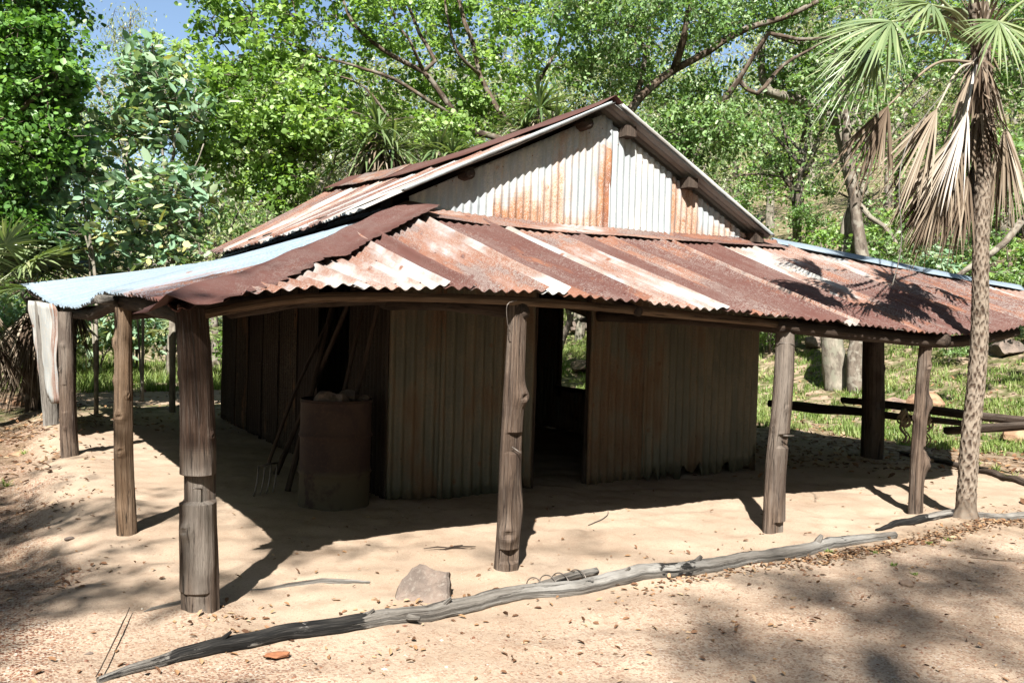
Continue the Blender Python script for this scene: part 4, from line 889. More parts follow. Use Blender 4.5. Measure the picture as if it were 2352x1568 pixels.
s = NT('palm trunk scales'); uv = s.attr('suv', 'Vector'); sx = s.n('ShaderNodeSeparateXYZ', i_0=uv).outputs[2]; f = s.noise(s.n('ShaderNodeNewGeometry').outputs['Position'], 50, 4)
cc = s.mix(s.step(sx, .25, .95), (.05, .033, .023), (.36, .30, .24)); cc = s.mix(s.math('MULTIPLY', s.step(f, .4, .7), .5), cc, (.24, .17, .12))
SCALES = s.done(s.bsdf(cc, .85, s.bump(f, .5, .006), 0., .1))
mb.build('trunk', SCALES, palm)
crown = U(2252, 110, 'y', -2.55)
# fibre sheath below the crown
mb = MB(); r = np.random.default_rng(4)
for k in range(240):
    a = r.uniform(0, 2*PI); z = r.uniform(-.75, .28); c = crown+A3(.07*math.cos(a), .07*math.sin(a), z); d = A3(math.cos(a)*r.uniform(.1, .6), math.sin(a)*r.uniform(.1, .6), r.uniform(.2, 1) if z > 0 else r.uniform(-1.2, -.2))
    blade(mb, c, d, A3(math.cos(a), math.sin(a), .2), r.uniform(.12, .34), .022, .2, r.uniform(0, .5), nseg=3)
mb.build('leaf_bases', PALMD, palm)
Yp = -2.55
right = CR; toC = -CF; up3 = A3(0, 0, 1)
def PP(px, py, dy=0.): return U(px, py, 'y', Yp+dy)
live = [ # hub px, depth offset, axis (right, up, toward camera), L, spread, n, droop
    (2049, 50, -.55, (-.95, -.30, .1), (.1, .8, .6), 1.02, 2.9, 40, .32),
    (2010, 118, -.25, (-.85, -.50, .1), (.0, .75, .6), .95, 2.4, 36, .40),
    (2294, 50, -.75, (.05, -.85, .45), (.2, .3, .9), .78, 3.6, 40, .25),
    (2140, 12, -.5, (-.9, .0, .3), (0, .8, .6), .95, 2.9, 36, .40),
    (2070, -60, .2, (-.8, .15, 0), (0, .7, .7), .95, 3.2, 36, .35),
    (2300, -110, .1, (.3, .9, .1), (0, .2, 1), .9, 3.2, 36, .3),
    (2420, -20, .1, (.95, .1, .2), (0, .8, .6), .9, 3.2, 36, .4),
    (2200, -130, .3, (-.4, .8, -.2), (0, .4, .9), .9, 3.2, 36, .3),
    (2400, 60, .5, (.7, -.2, -.6), (.2, .9, .1), .9, 3.0, 34, .4),
    (2210, 20, .75, (-.3, -.1, -.9), (0, .95, .1), .9, 3.0, 34, .4)]
for k, (px, py, dyy, ax, nm, L_, sp, n_, dr_) in enumerate(live):
    w3 = lambda a: right*a[0]+up3*a[1]+toC*a[2]
    frond(palm, crown+A3(0, 0, .02), PP(px, py, dyy*.6), w3(ax), w3(nm), L_*.54, sp*.85, n_, dr_*.8, 500+k, PALMG, .52, pr=.014)
dead = [ # hub px, dy, axis, L, spread, n, val, mat
    (2040, 243, -.15, (-.42, -1, 0), .62, .95, 30, .30, PALMD),
    (2152, 250, -.25, (-.48, -1, .05), .78, .70, 30, .62, PALMD),
    (2222, 256, -.30, (-.32, -1, .1), .64, .34, 30, .42, PALMW),
    (2190, 320, -.1, (-.40, -1, 0), .82, .80, 44, .45, PALMD),
    (2210, 350, .05, (-.35, -1, 0), .74, .75, 44, .30, PALMD),
    (2205, 300, -.22, (-.50, -1, 0), .72, .6, 36, .68, PALMD),
    (2235, 380, .15, (-.15, -1, 0), .6, .6, 36, .35, PALMD),
    (2150, 400, .05, (-.30, -1, 0), .62, .6, 30, .25, PALMD),
    (2306, 295, -.15, (.10, -1, 0), .72, .42, 24, .55, PALMD),
    (2312, 290, .1, (.22, -1, -.1), .75, .38, 22, .70, PALMD),
    (2290, 330, .25, (.02, -1, -.2), .7, .5, 26, .30, PALMD),
    (2252, 250, .2, (-.1, -1, .0), .7, .5, 26, .2, PALMD), (2185, 385, -.05, (-.38, -1, 0), .66, .6, 40, .18, PALMD), (2160, 430, -.12, (-.33, -1, 0), .45, .45, 30, .35, PALMD), (2225, 400, -.02, (-.2, -1, 0), .6, .5, 36, .15, PALMD)]
for k, (px, py, dyy, ax, L_, sp, n_, v_, m_) in enumerate(dead):
    w3 = lambda a: right*a[0]+up3*a[1]+toC*a[2]; f0 = crown+A3(0, 0, -.12)+right*.03*(1 if px > 2260 else -1)
    frond(palm, f0, PP(px, py, dyy), w3(ax), toC+up3*.1, L_, sp, n_, .05, 540+k, m_, v_, pr=.011, name='dead_frond', jitter=.16, lvar=.16, drv=.05, w=.016, sagp=.02 if abs(px-2240) < 60 else .10)
# thin dangling inflorescence
mb = MB(); L = polyl([crown+A3(0, -.05, 0), PP(2085, 330, -.3), PP(2070, 560, -.35), PP(2050, 655, -.35)], .05); tube(mb, L, .004, 5)
for k in range(10): a = L[-1-k]; tube(mb, [a, a+R.normal(0, .05, 3)], .002, 4)
mb.build('flower_stalk', WOODG, palm)

# ---- trees
def nearest_chain(nodes, target):
    d = np.linalg.norm(nodes-target, axis=1); return int(np.argmin(d))
def make_tree(name, lab, cat, base, limbs, blobs, leafmat, barkmat, leaf=.09, per=110, crad=.38, asp=.8, up=.55, droop=.35, seed=1, rich=True, group=None, twig=.014, val=.5, vals=.22, flatc=.6, cover=None, lj=1., subr=.35, seglimb=10):
    r = np.random.default_rng(seed)
    t = thing(name, lab, cat, tuple(base), group)
    mbt = MB(); nodes = []; dirs = []
    for (pts, ra, rb) in limbs:
        L = polyl(np.array(pts), .22); j = nz(L, .9, seed % 6); L = L+.05*lj*np.stack([nz(L+5, 1.1, 1), nz(L+9, 1.1, 2), .5*nz(L, 1.1, 3)], -1)*np.linspace(0, 1, len(L))[:, None]
        tube(mbt, L, np.linspace(ra, rb, len(L)), seglimb, rough=.10, seed=seed); nodes.append(L)
    nodes = np.concatenate(nodes)
    C = []
    for (c, rad, k) in blobs:
        q = r.normal(size=(k, 3)); q = unit(q)*r.uniform(.35, 1, (k, 1))**.6; C.append(np.asarray(c)+q*np.asarray(rad))
    C = np.concatenate(C)
    C = C[C[:, 2] > zt(C[:, 0], C[:, 1])+.6]
    order = np.argsort([np.linalg.norm(nodes-c, axis=1).min() for c in C]); pos = []; vv = []
    for k in order:
        c = C[k]; i = nearest_chain(nodes, c); a = nodes[i]; d = np.linalg.norm(c-a)
        m = (a+c)/2+r.normal(0, .09, 3)*d+A3(0, 0, .08*d); L = polyl([a, m, c], .3); rr_ = twig*(.6+.5*min(d, 2))
        tube(mbt, L, np.linspace(rr_, .005, len(L)), 5, rough=.05, cap=False); nodes = np.concatenate([nodes, L[1:]])
        cl = val+r.normal(0, vals)
        kk = int(per*r.uniform(.6, 1.3)); ns = 5                 # sub-sprays inside the cluster
        sub = c+r.normal(0, 1, (ns, 3))*A3(1, 1, flatc)*crad*.8
        for sp in sub: tube(mbt, np.array([c, (c+sp)/2+r.normal(0, .03, 3), sp]), [.006, .005, .003], 4, cap=False)
        q = sub[r.integers(0, ns, kk)]+r.normal(0, 1, (kk, 3))*A3(1, 1, flatc)*crad*subr
        pos.append(q); vv.append(np.full(kk, cl))
    pos = np.concatenate(pos); vv = np.concatenate(vv)
    mbt.build('trunk', barkmat, t)
    mb = MB(); leaves(mb, pos, leaf, up, droop, asp, seed+1, rnd=np.clip(vv, .02, .98), rich=rich); mb.build('crown', leafmat, t)
    return t
def Bl(px, py, d, rw, rh, rd, k): return (P(px, py, d), (rw, rd, rh), k)

# A: spreading bright tree behind the ridge
D = 17.
bA = P(1215, 560, D); bA[2] = zt1(bA[0], bA[1])
make_tree('spreading_tree', 'big bright green tree with dark spreading limbs behind the ridge, left of the apex', 'tree', bA,
    [([bA, P(1210, 600, D), P(1195, 440, D), P(1183, 310, D), P(1146, 258, D), P(1102, 173, D), P(1082, 101, D), P(1057, 20, D), P(1040, -120, D)], 0.105, 0.030),
     ([P(1190, 400, D), P(1154, 322, D-.3), P(1094, 306, D-.6), P(1050, 270, D-.8), P(1012, 215, D-.9), P(973, 165, D-1), P(925, 141, D-1.2), P(876, 113, D-1.4), P(810, 50, D-1.6), P(760, -60, D-1.6)], 0.077, 0.020),
     ([P(973, 165, D-1), P(1000, 140, D-1), P(965, 77, D-1), P(937, 12, D-1), P(900, -80, D-1)], 0.044, 0.018),
     ([P(973, 165, D-1), P(941, 93, D-1.4), P(915, 60, D-1.4), P(880, -20, D-1.6)], 0.033, 0.013),
     ([P(1102, 173, D), P(1050, 120, D-.5), P(1033, 52, D-.5), P(1020, -60, D-.5)], 0.039, 0.015),
     ([P(1050, 270, D-.8), P(985, 232, D-1.2), P(905, 181, D-1.5), P(804, 149, D-1.8), P(700, 118, D-2), P(590, 60, D-2.2)], 0.041, 0.013),
     ([P(1094, 306, D-.6), P(985, 268, D-1), P(900, 278, D-1.3), P(844, 268, D-1.6), P(760, 245, D-2), P(650, 262, D-2), P(590, 330, D-2)], 0.039, 0.010),
     ([P(900, 278, D-1.3), P(836, 200, D-1.5), P(760, 170, D-1.6), P(650, 150, D-2)], 0.025, 0.010),
     ([P(1183, 310, D), P(1230, 200, D+.3), P(1290, 90, D+.5), P(1330, -60, D+.5)], 0.050, 0.015)],
    [Bl(760, 40, D-1, 1.7, 1.1, 1.6, 34), Bl(590, 50, D-2, 1.1, .9, 1.4, 22), Bl(600, 210, D-2, 1.4, .8, 1.2, 38), Bl(560, 330, D-2, 1.1, .6, 1.0, 30), Bl(700, 300, D-2.2, 1.0, .5, .8, 20), Bl(480, 190, D-2, .6, .8, .8, 12),
     Bl(960, 230, D+.6, 1.0, .6, .8, 12), Bl(1010, 300, D-1.2, .45, .3, .5, 9), Bl(1080, 240, D+.6, .7, .5, .7, 10), Bl(930, 30, D+.6, 1.4, .9, 1.0, 18), Bl(1110, 60, D+1.2, 1.3, 1.0, 1.2, 18), Bl(1280, 60, D+.6, 1.2, 1.0, 1.4, 22), Bl(1150, 200, D+.5, .8, .7, .8, 10), Bl(800, 200, D, .8, .5, .8, 8), Bl(900, -120, D-.5, 4.0, 1.2, 2.6, 50), Bl(640, 430, D-2, .7, .35, .6, 10)],
    LEAFA, BARKD, leaf=.09, per=125, crad=.28, asp=.95, seed=21, val=.55, subr=.36)

# B: heavy-limbed tree right of the apex
D = 16.5
bB = P(1400, 600, D); bB[2] = zt1(bB[0], bB[1])
make_tree('leaning_tree', 'large tree with a heavy leaning brown limb right of the gable apex', 'tree', bB,
    [([bB, P(1405, 480, D), P(1420, 320, D), P(1456, 246, D), P(1489, 205, D), P(1549, 158, D), P(1608, 125, D), P(1662, 97, D), P(1724, 66, D), P(1794, 44, D), P(1880, 0, D)], 0.150, 0.048),
     ([P(1549, 158, D), P(1570, 90, D-.5), P(1585, 20, D-.7), P(1600, -90, D-1)], 0.082, 0.030),
     ([P(1500, 330, D+.6), P(1570, 300, D+.4), P(1645, 246, D), P(1697, 185, D-.3), P(1741, 110, D-.5), P(1768, 75, D-.6), P(1834, 92, D-.8), P(1922, 88, D-1)], 0.075, 0.024),
     ([P(1697, 185, D-.3), P(1740, 215, D-.2), P(1800, 150, D), P(1873, 105, D), P(1960, 60, D)], 0.048, 0.018),
     ([P(1456, 246, D), P(1480, 120, D+.5), P(1440, 20, D+.6), P(1420, -90, D+.6)], 0.061, 0.024),
     ([P(1645, 246, D), P(1600, 330, D+.4), P(1560, 380, D+.8)], 0.061, 0.060)],
    [Bl(1410, 60, D-.3, 1.4, .8, 1.2, 34), Bl(1540, 50, D+.9, 1.3, .7, .9, 20), Bl(1370, 170, D+.3, .8, .5, .8, 14), Bl(1640, 215, D+1.3, 1.1, .7, .8, 14), Bl(1600, 290, D-.3, .7, .45, .7, 16), Bl(1700, 300, D-.2, .7, .4, .6, 12), Bl(1760, 30, D+.9, 1.3, .6, .9, 20), Bl(1560, 350, D, .45, .4, .5, 9), Bl(1850, 170, D+.8, .8, .5, .8, 8), Bl(1600, -130, D, 4.0, 1.0, 2.4, 40), Bl(1500, 190, D+1.2, .8, .5, .6, 7), Bl(1660, 20, D-1, .7, .35, .7, 9)],
    LEAFB, BARKD, leaf=.095, per=115, crad=.30, asp=.62, droop=.7, up=.35, seed=22, val=.5, subr=.42)

# C: dark tree at the top-left corner
D = 12.5
bC = P(-160, 800, D); bC[2] = zt1(bC[0], bC[1])
make_tree('shade_tree', 'dark green round-leaved tree filling the top left corner', 'tree', bC,
    [([bC, P(-150, 500, D), P(-90, 250, D), P(-20, 100, D), P(40, 10, D), P(90, -80, D)], .16, .05), ([P(-90, 250, D), P(0, 280, D-.3), P(70, 240, D-.5), P(130, 180, D-.6)], .07, .02), ([P(-130, 400, D), P(-30, 380, D), P(60, 400, D), P(110, 360, D)], .06, .02)],
    [Bl(40, 60, D, .75, .7, .8, 34), Bl(90, 120, D-.2, .40, .6, .6, 18), Bl(60, 220, D, .7, .5, .7, 30), Bl(135, 200, D-.4, .28, .3, .4, 9), Bl(20, 340, D, .6, .6, .6, 30), Bl(90, 320, D-.3, .35, .4, .4, 14), Bl(20, 480, D, .35, .3, .4, 9), Bl(-100, 200, D, .9, 1.6, 1.0, 34), Bl(60, -70, D, .9, .5, .9, 18)],
    LEAFC, BARKD, leaf=.085, per=130, crad=.24, asp=.95, seed=23, val=.45, subr=.42)

# D: grey green broad-leaved saplings
D = 13.5
def broad(name_lab, px0, py0, d, limbs, blobs, seed, leaf=.20, per=15, crad=.17, asp=.5, val=.5):
    b = P(px0, py0, d); b[2] = zt1(b[0], b[1])
    make_tree('broad_leaved_sapling', name_lab, 'sapling', b, [([b]+[P(x, y, d) for x, y in L], ra, rb) for L, ra, rb in limbs], blobs, LEAFD, BARKP, leaf=leaf, per=per, crad=crad, asp=asp, seed=seed, up=.7, droop=.15, val=val, group='grey green saplings at left', twig=.010, subr=.7)
broad('tall grey green sapling with big paddle leaves at upper left', 400, 760, D, [([(398, 640), (388, 520), (392, 420), (395, 330), (385, 240), (360, 150), (352, 100)], .05, .015), ([(385, 620), (345, 480), (300, 380), (270, 300)], .035, .012), ([(390, 380), (430, 260), (450, 200)], .02, .01), ([(395, 480), (440, 400), (460, 330)], .02, .01)],
    [Bl(345, 140, D, .26, .22, .4, 10), Bl(385, 190, D, .45, .35, .4, 18), Bl(300, 190, D, .5, .3, .5, 16), Bl(340, 290, D, .7, .35, .6, 36), Bl(260, 300, D, .4, .3, .4, 10), Bl(400, 420, D-.3, .5, .3, .5, 26), Bl(350, 500, D-.3, .5, .35, .5, 24), Bl(440, 250, D, .35, .3, .4, 8), Bl(420, 560, D-.2, .4, .35, .4, 12), Bl(370, 620, D, .4, .3, .4, 8)], 31)
broad('lower grey green sapling beside the palm leaves at left', 225, 760, D-.6, [([(220, 640), (205, 520), (190, 430), (180, 360)], .035, .012), ([(215, 600), (160, 480), (130, 430)], .025, .01), ([(210, 540), (260, 450), (300, 410)], .02, .01)],
    [Bl(120, 330, D-.6, .45, .35, .4, 16), Bl(190, 380, D-.6, .5, .35, .5, 18), Bl(90, 460, D-.6, .5, .35, .5, 18), Bl(230, 450, D-.6, .5, .35, .5, 16), Bl(160, 540, D-.6, .5, .3, .5, 14), Bl(280, 540, D-.4, .45, .35, .4, 10)], 32, val=.42)
broad('thin sapling with sparse broad leaves against the woods at left', 330, 770, D+1.5, [([(325, 660), (300, 560), (310, 470), (330, 400)], .03, .01), ([(310, 600), (350, 560), (370, 500)], .02, .008)], [Bl(310, 440, D+1.5, .5, .4, .5, 14), Bl(350, 560, D+1.5, .5, .4, .4, 12), Bl(280, 600, D+1.5, .4, .3, .4, 10)], 33)

# E: gum against the sky
D = 26.
bE = P(300, 760, D); bE[2] = zt1(bE[0], bE[1])
make_tree('gum_tree', 'thin pale gum with wispy olive leaves standing against the sky', 'tree', bE,
    [([bE, P(300, 560, D), P(290, 380, D), P(262, 260, D), P(240, 220, D), P(205, 170, D), P(190, 110, D)], .14, .03), ([P(290, 380, D), P(300, 280, D), P(305, 180, D), P(300, 90, D), P(305, 30, D)], .08, .02), ([P(262, 260, D), P(220, 260, D), P(180, 240, D)], .05, .015), ([P(300, 250, D), P(270, 120, D), P(262, 70, D)], .04, .012)],
    [Bl(295, 60, D, .6, .6, .6, 7), Bl(310, 130, D, .5, .5, .6, 9), Bl(260, 90, D, .5, .5, .5, 5), Bl(205, 40, D, .3, .3, .3, 2), Bl(280, 210, D, .9, .6, .8, 14), Bl(200, 300, D, 1.0, .8, .8, 20), Bl(320, 280, D, .8, .7, .8, 16), Bl(250, 400, D, 1.4, 1.0, 1.2, 26), Bl(150, 380, D, 1.0, 1.0, 1., 20)],
    LEAFE, BARKP, leaf=.13, per=55, crad=.34, asp=.28, up=0., droop=1.2, seed=24, rich=False, val=.6, subr=.6, twig=.010)

# F: pale crooked tree on the right
D = 18.
bF = onhill(1922, 892, 8, 40); D = float((bF-CO)@CF)
make_tree('pale_tree', 'crooked pale-barked tree behind the right roof, its limb bending left', 'tree', bF,
    [([bF+A3(0, 0, -.15), P(1918, 850, D), P(1909, 740, D), P(1930, 660, D), P(1955, 593, D), P(1957, 505, D), P(1966, 448, D), P(1946, 378, D), P(1939, 334, D), P(1926, 285, D)], .25, .12),
     ([P(1926, 285, D), P(1900, 258, D), P(1834, 229, D), P(1768, 211, D), P(1752, 180, D), P(1750, 101, D), P(1765, 72, D), P(1800, 90, D), P(1850, 105, D)], .13, .035),
     ([P(1939, 320, D), P(1975, 240, D+.3), P(1985, 150, D+.5), P(2000, 20, D+.6)], .08, .04),
     ([P(1966, 460, D), P(2000, 500, D-.3), P(2031, 519, D-.5), P(2075, 584, D-.8)], .07, .02)],
    [Bl(1760, 160, D, .5, .4, .5, 6), Bl(1840, 200, D, .6, .4, .5, 8), Bl(2000, 60, D+.5, 1.1, .8, 1., 20), Bl(2020, 560, D-.5, .4, .3, .4, 8), Bl(1900, 60, D, .9, .6, .8, 12)],
    LEAFB, BARKP, leaf=.11, per=90, crad=.3, asp=.6, seed=25, val=.6, droop=.6, lj=.4)
# G: forked dark tree
bG = onhill(1830, 600, 12, 30); D = float((bG-CO)@CF)
make_tree('forked_tree', 'dark forked tree between the right roof slope and the pale tree', 'tree', bG,
    [([bG+A3(0, 0, -.1), P(1829, 527, D), P(1825, 440, D)], .15, .12), ([P(1825, 440, D), P(1794, 396, D), P(1760, 350, D), P(1731, 312, D)], .09, .06), ([P(1825, 440, D), P(1856, 387, D), P(1882, 308, D), P(1922, 264, D), P(1950, 218, D), P(1990, 140, D)], .10, .04),
     ([P(1640, 420, D), P(1724, 400, D), P(1812, 409, D), P(1900, 431, D), P(1960, 460, D)], .03, .04), ([P(1790, 250, D), P(1800, 300, D), P(1812, 350, D), P(1820, 430, D)], .03, .05)],
    [Bl(1700, 460, D-.6, .6, .4, .5, 8), Bl(1850, 500, D-.8, .9, .5, .6, 22), Bl(1760, 380, D, .5, .4, .5, 6), Bl(1900, 420, D-.4, .5, .5, .5, 10), Bl(1960, 170, D, .8, .5, .6, 12), Bl(1640, 380, D, .5, .3, .5, 8)],
    LEAFB, BARKD, leaf=.10, per=90, crad=.27, asp=.6, seed=26, val=.65, lj=.3)
# H: diagonal limb from the right edge + thick trunks on the slope
bH = onhill(2560, 720, 9, 40); D = min(float((bH-CO)@CF), 16)
bH = P(2520, 700, D); bH[2] = zt1(bH[0], bH[1])
make_tree('grey_tree', 'grey tree at the right edge sending a pale limb down to the left', 'tree', bH,
    [([bH, P(2500, 600, D), P(2450, 450, D), P(2430, 300, D), P(2460, 100, D)], .16, .08), ([P(2460, 440, D), P(2390, 480, D), P(2352, 503, D), P(2310, 555, D), P(2273, 586, D), P(2230, 612, D), P(2194, 638, D)], .09, .05), ([P(2330, 530, D), P(2318, 480, D), P(2325, 430, D), P(2290, 400, D)], .035, .015)],
    [Bl(2330, 380, D, .9, .7, .7, 16), Bl(2330, 100, D+.5, .9, 1.2, .8, 30), Bl(2300, 640, D, .4, .3, .3, 6), Bl(2180, 130, D+1, 1.0, .8, .8, 20)], LEAFB, BARKG, leaf=.10, per=90, crad=.3, asp=.65, seed=27, val=.5, lj=.2)
for k, (px, py, w, x1, y1, lab) in enumerate(((1966, 900, .17, 1990, 690, 'slanting grey trunk on the slope just right of the pale tree'), (2207, 640, .2, 2206, 330, 'straight grey trunk rising beside the palm trunk'))):
    b = onhill(px, py, 8, 40); D = float((b-CO)@CF)
    make_tree('slope_tree', lab, 'tree', b, [([b+A3(0, 0, -.15), P(px-2, py-90, D), P(x1, y1, D), P(x1-30+60*k, y1-260, D), P(x1-60+80*k, y1-520, D)], w, w*.4)], [Bl(x1-30+60*k, y1-380, D, 1.2, .9, 1.2, 16)], LEAFB, BARKG, leaf=.10, per=90, crad=.34, asp=.6, seed=60+k, val=.5, group='grey trunks on the slope')

# ---- background trees: prototypes copied
def proto_tree(kind, seed, H, spread, leafmat, barkmat, leaf, ncl, per, asp, droop, crad, val):
    r = np.random.default_rng(seed); limbs = []; blobs = []
    top = A3(r.normal(0, .4), r.normal(0, .4), H*.8); mid = A3(r.normal(0, .25), r.normal(0, .25), H*.45)
    limbs.append(([A3(0, 0, -.3), A3(r.normal(0, .1), 0, H*.2), mid, top], .035*H**.8, .03))
    for k in range(r.integers(4, 7)):
        a = r.uniform(0, 2*PI); z = H*r.uniform(.3, .65); s_ = A3(mid[0], mid[1], z); e = s_+A3(math.cos(a)*spread*r.uniform(.6, 1), math.sin(a)*spread*r.uniform(.6, 1), H*r.uniform(.15, .4))
        limbs.append(([s_, (s_+e)/2+A3(r.normal(0, .25), r.normal(0, .25), -.1), e], .016*H**.8, .02)); blobs.append((e, (spread*.5, spread*.5, H*.13), ncl//6))
    blobs.append((top, (spread*.6, spread*.6, H*.2), ncl//4)); blobs.append((mid+A3(0, 0, H*.1), (spread*.9, spread*.9, H*.28), ncl//3))
    return make_tree(kind, 'x', 'tree', (0, 0, 0), limbs, blobs, leafmat, barkmat, leaf=leaf, per=per, crad=crad, asp=asp, droop=droop, seed=seed, rich=False, val=val, subr=.55, twig=.012, seglimb=7)
def copy_tree(o):
    c = o.copy(); COL.objects.link(c)
    for ch in o.children:
        d = ch.copy(); d.parent = c; COL.objects.link(d)
    return c
_z = globals()['zt']
def zt_flat(x, y): return np.asarray(x, float)*0
globals()['zt'] = zt_flat
protos = [
    proto_tree('gum_tree', 201, 9., 2.2, LEAFE, BARKP, .17, 50, 50, .32, 1.0, .5, .55),
    proto_tree('woodland_tree', 202, 8., 2.4, LEAFB, BARKG, .16, 56, 55, .6, .5, .5, .5),
    proto_tree('woodland_tree', 203, 7., 2.2, LEAFA, BARKD, .16, 54, 55, .8, .3, .45, .45),
    proto_tree('woodland_tree', 204, 10., 2.6, LEAFE, BARKP, .17, 64, 50, .5, .8, .55, .6),
    proto_tree('woodland_tree', 205, 6., 1.8, LEAFE, BARKG, .15, 42, 55, .5, .6, .4, .7)]
shr = [make_tree('shrub', 'x', 'shrub', (0, 0, 0), [([A3(0, 0, -.1), A3(.05, 0, .5), A3(.2, .1, 1.2)], .03, .01), ([A3(0, 0, 0), A3(-.2, .1, .5), A3(-.5, -.1, 1.0)], .02, .008), ([A3(0, 0, 0), A3(.2, -.3, .5), A3(.4, -.4, .9)], .02, .008)],
       [(A3(0, 0, .95), (.8, .8, .55), 26)], m_, BARKG, leaf=lf, per=60, crad=.2, asp=asp_, seed=s_, rich=True, val=v_, twig=.006) for (m_, lf, asp_, s_, v_) in ((LEAFB, .10, .6, 211, .6), (LEAFD, .15, .55, 212, .55), (LEAFA, .09, .8, 213, .5))]
globals()['zt'] = _z
used = set()
def placep(o, pos, s_, lab, cat, group, rz):
    c = o if o.name not in used else copy_tree(o)
    used.add(o.name)
    c.location = pos; c.scale = (s_, s_, s_); c.rotation_euler = (0, 0, rz); c['label'] = lab; c['category'] = cat; c['group'] = group
    return c
r = np.random.default_rng(91)
kinds = ['wispy olive gum', 'mid green tree', 'bright green tree', 'tall drooping green tree', 'small olive tree']
side_w = lambda px: 'at the far left' if px < 350 else 'left of the hut' if px < 700 else 'behind the left roof slope' if px < 1150 else 'behind the gable apex' if px < 1600 else 'on the slope right of the roof' if px < 2050 else 'on the slope at the far right'
dist_w = lambda d: 'nearest row' if d < 24 else 'middle of the woods' if d < 34 else 'deep in the woods'
cnt = 0
rows_ = [(21, 150, .75), (27, 140, .9), (35, 125, 1.1), (46, 120, 1.4), (62, 130, 1.8)]
for ri, (d0, stp, s0) in enumerate(rows_):
    px = -250+r.uniform(0, 80)
    while px < 2650:
        d = d0*r.uniform(.9, 1.12); q_ = CO+ray(px, 760)*d; x, y = q_[0], q_[1]; k = int(r.integers(0, 5))
        if not (60 < px < 470 and d0 > 22) and not (ri == 0 and 100 < px < 470) and not (d0 < 25 and 1650 < px < 2500) and not (px > 1600 and r.uniform() < .12):
            placep(protos[k], (x, y, zt1(x, y)), s0*r.uniform(.8, 1.15), '%s %s, %s' % (kinds[k], side_w(px), dist_w(d)), 'tree', 'trees of the woods behind the hut', r.uniform(0, 6.28)); cnt += 1
        elif 60 < px < 470 and d0 > 22 and ri in (2, 4):
            placep(protos[4], (x, y, zt1(x, y)), .95 if ri == 2 else 1.5, '%s under the gap of open sky, %s' % (kinds[4], dist_w(d)), 'tree', 'trees of the woods behind the hut', r.uniform(0, 6.28)).scale *= (.62 if px > 1600 else .8)
        px += stp*r.uniform(.7, 1.2)
for k in range(48):  # unseen ring of trees added and sized to block low sky light
    a = math.radians(62+(k % 24)*10.2+r.uniform(-4, 4)); fy = math.atan2(CF[1], CF[0]); d = r.uniform(15, 20) if k < 24 else r.uniform(22, 29); x, y = CO[0]+d*math.cos(fy+a), CO[1]+d*math.sin(fy+a); kk = int(r.integers(0, 5))
    away = abs((math.atan2(y-CO[1], x-CO[0])-math.atan2(-.81, -.59)+PI) % (2*PI)-PI) > .5
    placep(protos[kk], (x, y, zt1(x, y)), ((2.0 if k < 24 else 2.6) if away else (1.15 if k < 24 else 1.6))*r.uniform(.85, 1.1), '%s added behind the viewpoint to block sky light' % kinds[kk], 'tree', 'trees added behind the viewpoint: %s' % kinds[kk], r.uniform(0, 6.28))
for k, (x, y, s_) in enumerate(((-8.6, -1.5, .75), (-9.2, 1.4, .85), (-8.2, 4., .8), (-9.2, 7.2, .95), (-8., 10.5, .9), (-6.5, 14., .8))):  # trees added out of view to keep side light off the left wall
    kk = (k*2+1) % 5; placep(protos[kk], (x, y, zt1(x, y)), s_, '%s added just outside the left edge to block light' % kinds[kk], 'tree', 'trees added left of the picture: %s' % kinds[kk], k*1.7)
for ri, (d0, stp, s0) in enumerate(((17.5, 110, .9), (22, 95, 1.1), (28, 90, 1.5))):
    px = -80
    while px < 2500:
        d = d0*r.uniform(.92, 1.1); q_ = CO+ray(px, 760)*d; x, y = q_[0], q_[1]; k = int(r.integers(0, 3))
        hidden = 560 < px < 1250 and ri == 0; path_ = x < 7 and y < 14.5; near = (1600 < px and ri == 0 and px < 2500) or 1270 < px < 1400
        if not hidden and not path_ and not near and r.uniform() < (.8 if px < 1700 else .9):
            placep(shr[k], (x, y, zt1(x, y)), s0*r.uniform(.7, 1.2), '%s %s, %s' % (['mid green shrub', 'broad-leaved grey green shrub', 'bright green shrub'][k], side_w(px), ['front row of the undergrowth', 'middle of the undergrowth', 'back of the undergrowth'][ri]), 'shrub', 'shrubs of the undergrowth', r.uniform(0, 6.28))
        px += stp*r.uniform(.6, 1.3)
for k, (px, py, s_, lab) in enumerate(((1780, 600, .8, 'broad-leaved shrub just over the low end of the gable roof'), (1850, 620, .75, 'leafy shrub left of the pale tree foot'), (2040, 560, .8, 'leafy shrub right of the pale tree'), (2130, 640, .8, 'bushy shrub above the blue roof cap'), (2300, 780, .5, 'low shrub right of the palm trunk at eave height'), (1760, 790, .45, 'small bush seen beside the hut wall under the roof'), (2180, 820, .4, 'small plant behind the burled post'), (2080, 700, .6, 'bush hidden behind the right roof'))):
    b = onhill(px, py+20, 10, 50); placep(shr[k % 3], (b[0], b[1], zt1(b[0], b[1])), s_, lab, 'shrub', 'shrubs of the undergrowth', k*1.3)

